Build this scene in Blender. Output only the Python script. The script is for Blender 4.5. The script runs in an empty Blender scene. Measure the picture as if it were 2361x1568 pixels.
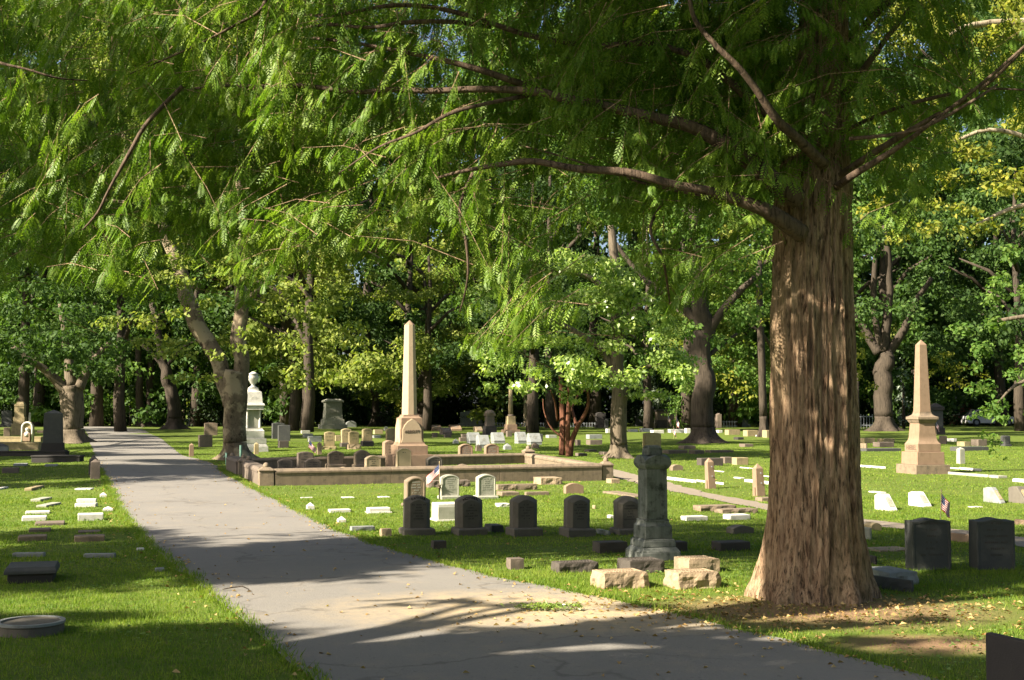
EXPO = 2.0; DENOISE = True
NG = (330000, 340000, 260000); NFR = 2600
SHADE = [
 ('unseen_tree', 'broad maple behind the camera shading the nearest road and lawn', [(0, 6.7, 2.6, 1.7), (-1.5, 6.4, 2.0, 1.8), (3.2, 6.4, 2.0, 1.5), (-4, 7.2, 1.6, 1.4), (0, 4, 4, 1.5), (0, 1.0, 4, 2.0), (5.5, 7.3, 1.6, 1.1), (40, 1480, 1.0, .9), (170, 1490, 1.0, .8), (330, 1505, 1.0, .8), (480, 1530, .9, .7), (60, 1430, .9, .5), (200, 1462, 1.0, .5), (420, 1490, .9, .6), (540, 1510, .8, .6), (620, 1520, .9, .5), (1900, 1545, 1.2, .5), (1500, 1530, 1.2, .5)], 8.5),
 ('unseen_tree', 'added unseen tree outside the left edge, shaped to throw streaked shade on the sandy road', [(1150, 1398, .8, .07), (1400, 1402, .7, .07), (1050, 1388, .6, .05), (1500, 1436, .9, .08), (1250, 1455, .8, .08), (1650, 1462, .9, .12), (1450, 1470, .9, .12), (1800, 1440, .5, .12), (1950, 1440, .6, .08), (2150, 1430, .6, .08), (2200, 1480, .8, .12)], 6.5),  # added for its shade, crown flattened into streaks
 ('unseen_tree', 'tall maple outside the left edge shading the second bend of road', [(40, 1320, 1.3, 2.2), (60, 1260, 1.5, 2.0), (300, 1280, 1.2, 1.9), (560, 1290, 1.5, 2.1), (800, 1290, 1.3, 1.7), (1000, 1255, 1.5, 1.5), (1250, 1245, 1.5, 1.3), (1480, 1235, 1.0, .9), (1640, 1262, .9, .9)], 9),
 ('unseen_tree', 'old lime outside the left edge shading the plot wall corner', [(100, 1085, 3.0, 2.6), (320, 1085, 2.6, 2.8), (520, 1085, 2.0, 2.6), (680, 1060, 1.8, 2.4), (80, 1050, 3, 3), (570, 1088, .8, 2.2), (590, 1102, .6, 1.3), (545, 1085, .9, 1.6), (-7.6, 42, 1.3, 1.2), (-5.4, 43.2, 1.4, 1.4), (-3.2, 44.5, 1.2, 1.2), (690, 1062, 1.8, 1.8), (400, 1085, 1.4, 3.0), (330, 1085, 1.8, 3.0), (450, 1082, 1.6, 2.6), (450, 1065, 1.6, 1.6), (290, 1028, 2.6, .8), (330, 1006, 3, 1.5)], 10),
 ('unseen_tree', 'added unseen tree outside the left edge, shaped to shade the two dark tablets', [(4.5, 13.05, .42, .36), (5.2, 13.2, .42, .36), (6.0, 13.4, .7, .5), (5.2, 11.6, .9, .5), (2361, 1560, .8, .8)], 9),  # added tree, crown shaped only to shade the tablets
]
import bpy, math, random
import numpy as np
from mathutils import Vector, Matrix, noise
PI = math.pi
scene = bpy.context.scene
C = scene.collection
rng = np.random.default_rng(7)
random.seed(7)
# ---------------------------------------------------------------- camera (photo measured on a 2361 x 1568 grid)
F = 3000.0; CX = 1180.5; CY = 784.0; EYE = 1.6; HOR = 940.0
PIT = math.atan((HOR - CY) / F); CP, SP = math.cos(PIT), math.sin(PIT)
cd = bpy.data.cameras.new("camera"); cam = bpy.data.objects.new("camera", cd); C.objects.link(cam)
cam.location = (0, 0, EYE); cam.rotation_euler = (PI / 2 + PIT, 0, 0)
cd.sensor_width = 36; cd.lens = 36 * F / 2361; cd.clip_end = 2000; cd.clip_start = 0.05
scene.camera = cam

def H(x, y):
    f = min(1.0, max(0.0, (y - 9) / 12.0))
    return 0.03 * f * (math.sin(x * .5 + 1.1) * math.sin(y * .37) + .5 * math.sin(x * .9 + y * .3)) + 0.0
def Hn(x, y):
    f = np.clip((y - 9) / 12.0, 0, 1)
    return 0.03 * f * (np.sin(x * .5 + 1.1) * np.sin(y * .37) + .5 * np.sin(x * .9 + y * .3))
def ray(px, py):
    a = (px - CX) / F; b = (CY - py) / F
    return Vector((a, CP - b * SP, SP + b * CP))
def at(px, py, Y):
    d = ray(px, py); t = Y / d.y
    return Vector((d.x * t, Y, EYE + d.z * t))
def ground(px, py):
    d = ray(px, py); z = 0.0
    for _ in range(8):
        t = (EYE - z) / -d.z; x = d.x * t; y = d.y * t; z = H(x, y)
    return Vector((x, y, z))
def proj(x, y, z):
    dz = z - EYE; w = y * CP + dz * SP; u = -y * SP + dz * CP
    return CX + F * x / w, CY - F * u / w
def pxm(Y): return F / Y

# ---------------------------------------------------------------- object helpers
def tag(o, label=None, cat=None, group=None, kind=None):
    if label: o['label'] = label
    if cat: o['category'] = cat
    if group: o['group'] = group
    if kind: o['kind'] = kind
    return o
def empty(name, loc=(0, 0, 0), rz=0.0):
    o = bpy.data.objects.new(name, None); C.objects.link(o)
    o.location = loc; o.rotation_euler = (0, 0, rz); o.empty_display_size = .2
    return o
def link(name, me, mat=None, parent=None, loc=(0, 0, 0), rot=(0, 0, 0)):
    o = bpy.data.objects.new(name, me); C.objects.link(o)
    o.location = loc; o.rotation_euler = rot
    if mat is not None and not me.materials: me.materials.append(mat)
    if parent is not None: o.parent = parent
    return o
def copy_tree(o, parent=None):
    c = o.copy(); C.objects.link(c)
    if parent is not None: c.parent = parent
    for ch in list(o.children): copy_tree(ch, c)
    return c
def bevel(o, w=0.008, s=2):
    m = o.modifiers.new("bevel", 'BEVEL'); m.width = w; m.segments = s; m.limit_method = 'ANGLE'; m.angle_limit = math.radians(40)
    return o
def smooth(me):
    me.polygons.foreach_set("use_smooth", [True] * len(me.polygons)); return me

class MB:
    def __init__(s): s.v = []; s.f = []; s.m = []
    def add(s, vs, fs, mi=0):
        b = len(s.v); s.v += [tuple(v) for v in vs]; s.f += [tuple(i + b for i in f) for f in fs]; s.m += [mi] * len(fs)
    def box(s, x0, x1, y0, y1, z0, z1, tx=1.0, ty=None, mi=0):
        ty = tx if ty is None else ty
        cx, cy = (x0 + x1) / 2, (y0 + y1) / 2; a, b = (x1 - x0) / 2, (y1 - y0) / 2
        vs = [(cx - a, cy - b, z0), (cx + a, cy - b, z0), (cx + a, cy + b, z0), (cx - a, cy + b, z0),
              (cx - a * tx, cy - b * ty, z1), (cx + a * tx, cy - b * ty, z1), (cx + a * tx, cy + b * ty, z1), (cx - a * tx, cy + b * ty, z1)]
        s.add(vs, [(3, 2, 1, 0), (4, 5, 6, 7), (0, 1, 5, 4), (1, 2, 6, 5), (2, 3, 7, 6), (3, 0, 4, 7)], mi)
    def frus(s, z0, z1, w0, w1, d0=None, d1=None, n=4, cx=0, cy=0, ph=None, mi=0):
        d0 = w0 if d0 is None else d0; d1 = w1 if d1 is None else d1
        ph = PI / n if ph is None else ph; k = 1 / math.cos(PI / n) if n <= 12 else 1
        vs = []
        for z, w, d in ((z0, w0, d0), (z1, w1, d1)):
            for i in range(n):
                a = ph + 2 * PI * i / n; vs.append((cx + w / 2 * k * math.cos(a), cy + d / 2 * k * math.sin(a), z))
        fs = [tuple(range(n))[::-1], tuple(range(n, 2 * n))] + [(i, (i + 1) % n, n + (i + 1) % n, n + i) for i in range(n)]
        s.add(vs, fs, mi)
    def lathe(s, prof, n=24, cx=0, cy=0, mi=0, cap=True):
        vs = []; fs = []
        for r, z in prof:
            for i in range(n):
                a = 2 * PI * i / n; vs.append((cx + r * math.cos(a), cy + r * math.sin(a), z))
        for j in range(len(prof) - 1):
            for i in range(n):
                fs.append((j * n + i, j * n + (i + 1) % n, (j + 1) * n + (i + 1) % n, (j + 1) * n + i))
        if cap: fs.append(tuple(range(n))[::-1]); fs.append(tuple((len(prof) - 1) * n + i for i in range(n)))
        s.add(vs, fs, mi)
    def loft(s, rings, cap=True, mi=0):
        n = len(rings[0]); vs = [p for r in rings for p in r]; fs = []
        for j in range(len(rings) - 1):
            for i in range(n): fs.append((j * n + i, j * n + (i + 1) % n, (j + 1) * n + (i + 1) % n, (j + 1) * n + i))
        if cap: fs.append(tuple(range(n))[::-1]); fs.append(tuple((len(rings) - 1) * n + i for i in range(n)))
        s.add(vs, fs, mi)
    def tube(s, pts, rad, n=8, seed=0.0, rough=0.0, lobes=0, lobe=0.0, mi=0, cap=True):
        pts = [Vector(p) for p in pts]; rings = []
        ref = Vector((0.31, 1, 0.12)).normalized()
        for j, p in enumerate(pts):
            t = (pts[min(j + 1, len(pts) - 1)] - pts[max(j - 1, 0)]).normalized()
            if abs(t.dot(ref)) > .95: ref = Vector((1, 0, .2)).normalized()
            a = (ref - t * ref.dot(t)).normalized(); b = t.cross(a); ring = []
            for i in range(n):
                th = 2 * PI * i / n; r = rad[j]
                if rough: r *= 1 + rough * noise.noise(Vector((math.cos(th) * 1.7 + seed, math.sin(th) * 1.7, p.length * 1.3)))
                if lobes: r *= 1 + lobe * math.cos(lobes * th + seed + .15 * j)
                ring.append(p + a * (math.cos(th) * r) + b * (math.sin(th) * r))
            rings.append(ring)
        s.loft(rings, cap, mi)
    def mesh(s, name, sm=False):
        me = bpy.data.meshes.new(name); me.from_pydata(s.v, [], s.f); me.update()
        me.polygons.foreach_set("material_index", s.m)
        if sm: smooth(me)
        return me
    def build(s, name, mat, parent=None, loc=(0, 0, 0), rot=(0, 0, 0), bev=0, sm=False):
        me = s.mesh(name, sm); mats = mat if isinstance(mat, (list, tuple)) else [mat]
        for m in mats: me.materials.append(m)
        o = link(name, me, None, parent, loc, rot)
        if bev: bevel(o, bev)
        return o

def np_mesh(name, V, nper, mat=None, sm=False):
    """V: (n, nper, 3) separate polygons"""
    n = V.shape[0]; me = bpy.data.meshes.new(name)
    me.vertices.add(n * nper); me.vertices.foreach_set("co", V.reshape(-1).astype(np.float32))
    me.loops.add(n * nper); me.loops.foreach_set("vertex_index", np.arange(n * nper, dtype=np.int32))
    me.polygons.add(n); me.polygons.foreach_set("loop_start", np.arange(0, n * nper, nper, dtype=np.int32))
    me.polygons.foreach_set("loop_total", np.full(n, nper, dtype=np.int32))
    me.update(calc_edges=True)
    if mat: me.materials.append(mat)
    return me
def norm(a): return a / (np.linalg.norm(a, axis=1, keepdims=True) + 1e-9)
def leaf_quads(P, D, N, L, W, droop=0.15):
    D = norm(D); S = norm(np.cross(D, N)); L = np.broadcast_to(L, (len(P),))[:, None]; W = np.broadcast_to(W, (len(P),))[:, None]
    U = np.cross(S, D)
    a = P; b = P + D * L * .45 + S * W * .5 + U * W * droop; c = P + D * L - U * L * droop * .6; d = P + D * L * .45 - S * W * .5 + U * W * droop
    return np.stack([a, b, c, d], 1)

# ---------------------------------------------------------------- materials
def newmat(name):
    m = bpy.data.materials.new(name); m.use_nodes = True; nt = m.node_tree; nt.nodes.clear()
    out = nt.nodes.new("ShaderNodeOutputMaterial"); return m, nt, out
def nd(nt, t, **k):
    n = nt.nodes.new(t)
    for a, v in k.items(): setattr(n, a, v)
    return n
def ramp(nt, fac, stops):
    r = nd(nt, "ShaderNodeValToRGB"); nt.links.new(fac, r.inputs[0]); e = r.color_ramp.elements
    while len(e) < len(stops): e.new(.5)
    for i, (p, c) in enumerate(stops): e[i].position = p; e[i].color = (*c, 1)
    return r.outputs[0]
def coords(nt, scale=(1, 1, 1), rand=True):
    tc = nd(nt, "ShaderNodeTexCoord"); mp = nd(nt, "ShaderNodeMapping"); mp.inputs['Scale'].default_value = scale
    nt.links.new(tc.outputs['Object'], mp.inputs['Vector'])
    if rand:
        oi = nd(nt, "ShaderNodeObjectInfo"); ma = nd(nt, "ShaderNodeMath", operation='MULTIPLY'); ma.inputs[1].default_value = 37.0
        nt.links.new(oi.outputs['Random'], ma.inputs[0]); cx = nd(nt, "ShaderNodeCombineXYZ")
        nt.links.new(ma.outputs[0], cx.inputs[0]); nt.links.new(ma.outputs[0], cx.inputs[1]); nt.links.new(cx.outputs[0], mp.inputs['Location'])
    return mp.outputs[0]
def noisef(nt, vec, scale, detail=4, rough=.6, dist=0):
    n = nd(nt, "ShaderNodeTexNoise"); n.inputs['Scale'].default_value = scale; n.inputs['Detail'].default_value = detail
    n.inputs['Roughness'].default_value = rough; n.inputs['Distortion'].default_value = dist; nt.links.new(vec, n.inputs['Vector']); return n.outputs[0]
def mixc(nt, fac, a, b, mode='MIX'):
    m = nd(nt, "ShaderNodeMix", data_type='RGBA', blend_type=mode)
    for s, v in ((0, fac), (6, a), (7, b)):
        if isinstance(v, bpy.types.NodeSocket): nt.links.new(v, m.inputs[s])
        elif s == 0: m.inputs[0].default_value = v
        else: m.inputs[s].default_value = (*v, 1)
    return m.outputs[2]
def mathn(nt, op, a, b=None, clamp=False):
    m = nd(nt, "ShaderNodeMath", operation=op); m.use_clamp = clamp
    for i, v in enumerate((a, b)):
        if v is None: continue
        if isinstance(v, bpy.types.NodeSocket): nt.links.new(v, m.inputs[i])
        else: m.inputs[i].default_value = v
    return m.outputs[0]
def bumpn(nt, h, strength, dist=.01):
    b = nd(nt, "ShaderNodeBump"); b.inputs['Strength'].default_value = strength; b.inputs['Distance'].default_value = dist
    nt.links.new(h, b.inputs['Height']); return b.outputs[0]
def princ(nt, out, col, rough=.8, nrm=None, spec=.3):
    p = nd(nt, "ShaderNodeBsdfPrincipled"); p.inputs['Roughness'].default_value = rough; p.inputs['Specular IOR Level'].default_value = spec
    if isinstance(col, bpy.types.NodeSocket): nt.links.new(col, p.inputs['Base Color'])
    else: p.inputs['Base Color'].default_value = (*col, 1)
    if nrm is not None: nt.links.new(nrm, p.inputs['Normal'])
    nt.links.new(p.outputs[0], out.inputs[0]); return p
def stone(name, a, b, dirt=(.06, .055, .045), dirty=.5, bump=.5, streak=False, rough=.85, spec=.25, grain=90):
    m, nt, out = newmat(name); v = coords(nt)
    n1 = noisef(nt, v, 3.0, 6, .65); n2 = noisef(nt, v, grain, 3, .7); n3 = noisef(nt, v, 7, 5, .7)
    col = mixc(nt, mathn(nt, 'MULTIPLY_ADD', n1, 1.6) if False else n1, a, b)
    col = mixc(nt, mathn(nt, 'MULTIPLY', n2, .45), col, tuple(c * .55 for c in a))
    dr = ramp(nt, n3, [(.48, (0, 0, 0)), (.68, (1, 1, 1))])
    if streak:
        vs = coords(nt, (9, 9, .6)); st = ramp(nt, noisef(nt, vs, 1.6, 3, .6), [(.45, (0, 0, 0)), (.7, (1, 1, 1))])
        dr = mixc(nt, .5, dr, st, 'ADD')
    col = mixc(nt, mathn(nt, 'MULTIPLY', dr, dirty, True), col, dirt)
    h = mathn(nt, 'ADD', mathn(nt, 'MULTIPLY', n3, .7), mathn(nt, 'MULTIPLY', n2, .35))
    princ(nt, out, col, rough, bumpn(nt, h, bump, .012), spec); return m
ST = {
 'brown': stone('brownstone', (.19, .145, .10), (.26, .205, .145), dirty=.55, streak=True),
 'dkbrown': stone('dark_brownstone', (.13, .105, .085), (.18, .145, .115), dirty=.4),
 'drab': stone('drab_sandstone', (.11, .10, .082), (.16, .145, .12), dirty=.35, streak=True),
 'marble': stone('white_marble', (.52, .51, .47), (.66, .65, .60), dirt=(.22, .22, .18), dirty=.5, bump=.25),
 'oldmarble': stone('weathered_marble', (.28, .285, .235), (.40, .40, .33), dirt=(.20, .21, .16), dirty=.6, streak=True),
 'grey': stone('grey_granite', (.20, .215, .21), (.29, .305, .295), dirty=.4, bump=.3, grain=160),
 'dkgrey': stone('dark_granite', (.055, .058, .058), (.085, .088, .085), dirt=(.12, .12, .10), dirty=.3, bump=.35, grain=160),
 'mon': stone('stained_marble', (.10, .11, .10), (.27, .285, .27), dirt=(.03, .036, .028), dirty=.85, streak=True),
 'tan': stone('tan_sandstone', (.30, .24, .13), (.38, .31, .18), dirty=.35, streak=True),
 'pink': stone('pink_granite', (.215, .148, .10), (.295, .21, .145), dirt=(.14, .10, .065), dirty=.45, bump=.2, grain=170, streak=True),
 'abbott': stone('tan_granite', (.37, .285, .185), (.48, .38, .26), dirt=(.30, .23, .15), dirty=.3, bump=.2, grain=170),
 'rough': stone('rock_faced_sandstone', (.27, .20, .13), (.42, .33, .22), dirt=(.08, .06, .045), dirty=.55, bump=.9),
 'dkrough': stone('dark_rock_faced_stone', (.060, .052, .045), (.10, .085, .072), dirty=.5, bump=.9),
 'black': stone('blackened_stone', (.035, .033, .032), (.055, .05, .047), dirty=.2, bump=.4),
}
def plain(name, col, rough=.6, metal=0.0):
    m, nt, out = newmat(name); v = coords(nt); n = noisef(nt, v, 12, 4, .6)
    p = princ(nt, out, mixc(nt, n, tuple(c * .8 for c in col), tuple(min(1, c * 1.12) for c in col)), rough); p.inputs['Metallic'].default_value = metal; return m
PL = {'red': plain('flag_red', (.45, .05, .05), .8), 'white': plain('flag_white', (.78, .76, .74), .8), 'blue': plain('flag_blue', (.03, .05, .14), .8),
      'wood': plain('pole_wood', (.42, .33, .2), .7), 'green': plain('green_paint', (.10, .19, .15), .5), 'bronze': plain('bronze_holder', (.10, .08, .05), .5, .6),
      'fence': plain('shaded_white_paint', (.22, .24, .26), .6), 'carwhite': plain('white_car_paint', (.5, .5, .52), .25), 'cargrey': plain('grey_car_paint', (.10, .11, .12), .25),  # fence white is greyed, its shade put into the colour
      'glass': plain('dark_glass', (.03, .04, .05), .08), 'tyre': plain('tyre_rubber', (.02, .02, .02), .9), 'roof': plain('roof_shingle', (.12, .11, .11), .9),
      'trim': plain('cream_trim', (.62, .56, .42), .7), 'letter': plain('carved_letter', (.11, .08, .06), .9), 'dim': plain('carved_letter_pale', (.30, .30, .26), .9),
      'ink': plain('carved_letter_dark', (.06, .055, .05), .9), 'black': plain('blackened_letter', (.018, .015, .012), .9), 'rope': plain('pale_rope', (.6, .52, .36), .9)}
def leafmat(name, stops, trans=.35, rough=.6, gloss=.15, wi=.6, wn=.5, ns=.55):
    m, nt, out = newmat(name); g = nd(nt, "ShaderNodeNewGeometry")
    v = coords(nt, rand=True); n = noisef(nt, v, ns, 3, .6); n = ramp(nt, n, [(.25, (0, 0, 0)), (.75, (1, 1, 1))]) if wi < .5 else n
    f = mathn(nt, 'ADD', mathn(nt, 'MULTIPLY', g.outputs['Random Per Island'], wi), mathn(nt, 'MULTIPLY', n, wn), True)
    col = ramp(nt, f, stops)
    p = nd(nt, "ShaderNodeBsdfPrincipled"); nt.links.new(col, p.inputs['Base Color']); p.inputs['Roughness'].default_value = rough; p.inputs['Specular IOR Level'].default_value = gloss
    t = nd(nt, "ShaderNodeBsdfTranslucent"); tc = mixc(nt, 1.0, col, (1.6, 1.75, .75), 'MULTIPLY'); nt.links.new(tc, t.inputs[0])
    mx = nd(nt, "ShaderNodeMixShader"); mx.inputs[0].default_value = trans
    nt.links.new(p.outputs[0], mx.inputs[1]); nt.links.new(t.outputs[0], mx.inputs[2]); nt.links.new(mx.outputs[0], out.inputs[0]); return m
LF = {
 'redwood': leafmat('redwood_needles', [(0, (.032, .070, .010)), (.45, (.095, .175, .020)), (1, (.23, .31, .04))], .34, .5, .25, wi=.3, wn=.75, ns=2.2),
 'plane': leafmat('plane_leaves', [(0, (.06, .10, .02)), (.5, (.15, .20, .04)), (.85, (.26, .29, .07)), (1, (.36, .33, .08))], .35),
 'oak': leafmat('oak_leaves', [(0, (.09, .16, .03)), (.5, (.21, .30, .08)), (1, (.40, .47, .14))], .42, .35, .5),
 'dark': leafmat('dark_leaves', [(0, (.022, .05, .014)), (.5, (.045, .09, .022)), (1, (.08, .13, .03))], .3),
 'mid': leafmat('maple_leaves', [(0, (.04, .09, .018)), (.5, (.075, .145, .028)), (1, (.14, .20, .045))], .35),
 'gold': leafmat('yellowing_leaves', [(0, (.08, .11, .02)), (.5, (.17, .20, .035)), (1, (.32, .29, .05))], .4),
 'deep': leafmat('shade_toned_leaves', [(0, (.012, .030, .008)), (.5, (.026, .055, .014)), (1, (.05, .085, .02))], .25),  # darker copy of the dark leaves, woodland shade put into the colour
 'spruce': leafmat('blue_spruce_needles', [(0, (.08, .11, .09)), (.5, (.16, .20, .16)), (1, (.26, .30, .24))], .1),
 'yew': leafmat('yew_needles', [(0, (.008, .018, .007)), (.6, (.018, .035, .012)), (1, (.04, .065, .02))], .1),
}
def bark(name, a, b, crack=(.02, .015, .01), sx=9, sz=1.1, patch=None, bump=1.0, moss=0):
    m, nt, out = newmat(name); v = coords(nt, (sx, sx, sz), rand=False); n1 = noisef(nt, v, 1.6, 6, .65, .6); v2 = coords(nt, (1, 1, 1), rand=False)
    n2 = noisef(nt, v2, 2.2, 5, .6)
    col = mixc(nt, ramp(nt, n1, [(.35, (0, 0, 0)), (.62, (1, 1, 1))]), a, b)
    col = mixc(nt, ramp(nt, n1, [(.30, (1, 1, 1)), (.44, (0, 0, 0))]), col, crack)
    if patch: col = mixc(nt, ramp(nt, n2, [(.5, (0, 0, 0)), (.56, (1, 1, 1))]), col, patch)
    else: col = mixc(nt, mathn(nt, 'MULTIPLY', n2, .35), col, tuple(c * .6 for c in a))
    h = n1
    if moss:   # finer shreds of bark and a greenish bloom
        n3 = noisef(nt, coords(nt, (42, 42, 5), rand=False), 1.3, 4, .7, .4); h = mathn(nt, 'ADD', n1, mathn(nt, 'MULTIPLY', n3, .6))
        col = mixc(nt, ramp(nt, n3, [(.34, (1, 1, 1)), (.50, (0, 0, 0))]), col, tuple(c * 1.6 for c in crack))
        n4 = noisef(nt, coords(nt, (1.2, 1.2, .5), rand=False), 1.6, 4, .6); col = mixc(nt, mathn(nt, 'MULTIPLY', ramp(nt, n4, [(.48, (0, 0, 0)), (.66, (1, 1, 1))]), .4), col, (.20, .175, .095))
    princ(nt, out, col, .9, bumpn(nt, h, bump, .03), .15); return m
BK = {'redwood': bark('redwood_bark', (.17, .10, .06), (.43, .31, .20), sx=17, sz=3.2, bump=1.0, moss=1),
      'plane': bark('plane_bark', (.10, .08, .055), (.16, .125, .085), sx=4, sz=3, patch=(.27, .225, .15), bump=.4),
      'oak': bark('furrowed_bark', (.085, .07, .05), (.16, .13, .095), sx=9, sz=1.4),
      'limb': bark('shaded_limb_bark', (.05, .036, .027), (.14, .10, .07), sx=14, sz=3, bump=.8),  # redwood bark darkened, shade of the crown put into the limb colour
      'dark': bark('dark_bark', (.04, .033, .026), (.075, .06, .045), sx=8, sz=1.2),
      'red': bark('red_cedar_bark', (.11, .048, .03), (.19, .088, .055), sx=12, sz=.8),
      'grey': bark('pale_bark', (.22, .18, .12), (.32, .27, .19), sx=6, sz=1.2)}
# ---------------------------------------------------------------- sun, sky
AZ = math.radians(60); EL = math.radians(35)
SUN = Vector((-math.sin(AZ) * math.cos(EL), -math.cos(AZ) * math.cos(EL), math.sin(EL)))
ld = bpy.data.lights.new("sun", 'SUN'); ld.energy = 5.0; ld.angle = math.radians(.55); ld.color = (1.0, .88, .70)
lo = bpy.data.objects.new("sun", ld); C.objects.link(lo); lo.rotation_euler = SUN.to_track_quat('Z', 'Y').to_euler(); lo.location = (-30, -20, 30)
w = bpy.data.worlds.new("World"); scene.world = w; w.use_nodes = True; nt = w.node_tree; bg = nt.nodes["Background"]
sk = nt.nodes.new("ShaderNodeTexSky"); sk.sky_type = 'NISHITA'; sk.sun_disc = False; sk.sun_elevation = EL
sk.sun_rotation = math.atan2(SUN.x, SUN.y); sk.air_density = .8; sk.dust_density = 3.0; sk.ozone_density = .6
nt.links.new(sk.outputs[0], bg.inputs[0]); bg.inputs[1].default_value = 0.05
vs = scene.view_settings; vs.view_transform = 'Standard'; vs.look = 'None'; vs.gamma = 1; vs.exposure = EXPO
cy = scene.cycles; cy.max_bounces = 5; cy.diffuse_bounces = 3; cy.glossy_bounces = 2; cy.transmission_bounces = 4; cy.transparent_max_bounces = 4
cy.use_denoising = DENOISE; cy.caustics_reflective = False; cy.caustics_refractive = False; cy.sample_clamp_indirect = 6

# ---------------------------------------------------------------- road and path outlines (photo coordinates -> ground)
def gp(p): g = ground(*p); return (g.x, g.y)
RL = [gp(p) for p in [(150, 984.5), (196, 991), (203, 1003), (206, 1018), (214, 1034), (222, 1060), (238, 1100), (262, 1145), (287, 1192), (332, 1245), (398, 1302), (472, 1362), (562, 1432), (642, 1502), (718, 1568)]] + [(-.35, 5.6), (.9, 3.2), (2.2, 1.4), (4.5, -.5)]
RR = [gp(p) for p in [(330, 984), (326, 989), (345, 1000), (368, 1010), (394, 1030), (425, 1052), (492, 1070), (530, 1098), (585, 1127), (640, 1155), (706, 1189), (795, 1230), (885, 1262), (1004, 1297), (1155, 1335)]] + [gp(p) for p in [(1305, 1362), (1445, 1392), (1645, 1440), (1805, 1475), (2005, 1530), (2125, 1568)]] + [(3.6, 6.2), (5.5, 4.6), (9, 2.5)]
PU = [gp(p) for p in [(1395, 1078), (1430, 1086), (1540, 1113), (1640, 1140), (1765, 1162), (2030, 1203), (2361, 1240)]]
PD = [gp(p) for p in [(1392, 1092), (1420, 1102), (1540, 1132), (1655, 1154), (1780, 1180), (2085, 1222), (2361, 1262)]]
for L in (PU, PD): L.append((L[-1][0] * 2 - L[-2][0], L[-1][1] * 2 - L[-2][1]))
def resamp(L, n):
    L = np.array(L); s = np.r_[0, np.cumsum(np.hypot(*np.diff(L, axis=0).T))]; t = np.linspace(0, s[-1], n)
    return np.c_[np.interp(t, s, L[:, 0]), np.interp(t, s, L[:, 1])]
def jag(A, amp, seed):
    out = A.copy()
    for i in range(len(A)):
        k = amp * (noise.noise(Vector((A[i, 0] * 2.3, A[i, 1] * 2.3, seed))) + .5 * noise.noise(Vector((A[i, 0] * 7, A[i, 1] * 7, seed))))
        out[i, 0] += k
    return out
def strip(name, L, R, n, m, dz, mat, label):
    A = jag(resamp(L, n), .10, 1.0); B = jag(resamp(R, n), .10, 5.0); vs = []; fs = []
    for i in range(n):
        for j in range(m + 1):
            p = A[i] * (1 - j / m) + B[i] * (j / m); vs.append((p[0], p[1], H(*p) + dz))
    for i in range(n - 1):
        for j in range(m):
            a = i * (m + 1) + j; fs.append((a, a + 1, a + m + 2, a + m + 1))
    mb = MB(); mb.add(vs, fs); o = mb.build(name, mat, sm=True); tag(o, label, name, kind='structure')
    return np.r_[A, B[::-1]]
def inpoly(x, y, P):
    r = np.zeros(x.shape, bool); n = len(P); j = n - 1
    for i in range(n):
        xi, yi = P[i]; xj, yj = P[j]
        c = ((yi > y) != (yj > y)) & (x < (xj - xi) * (y - yi) / (yj - yi + 1e-12) + xi); r ^= c; j = i
    return r
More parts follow.
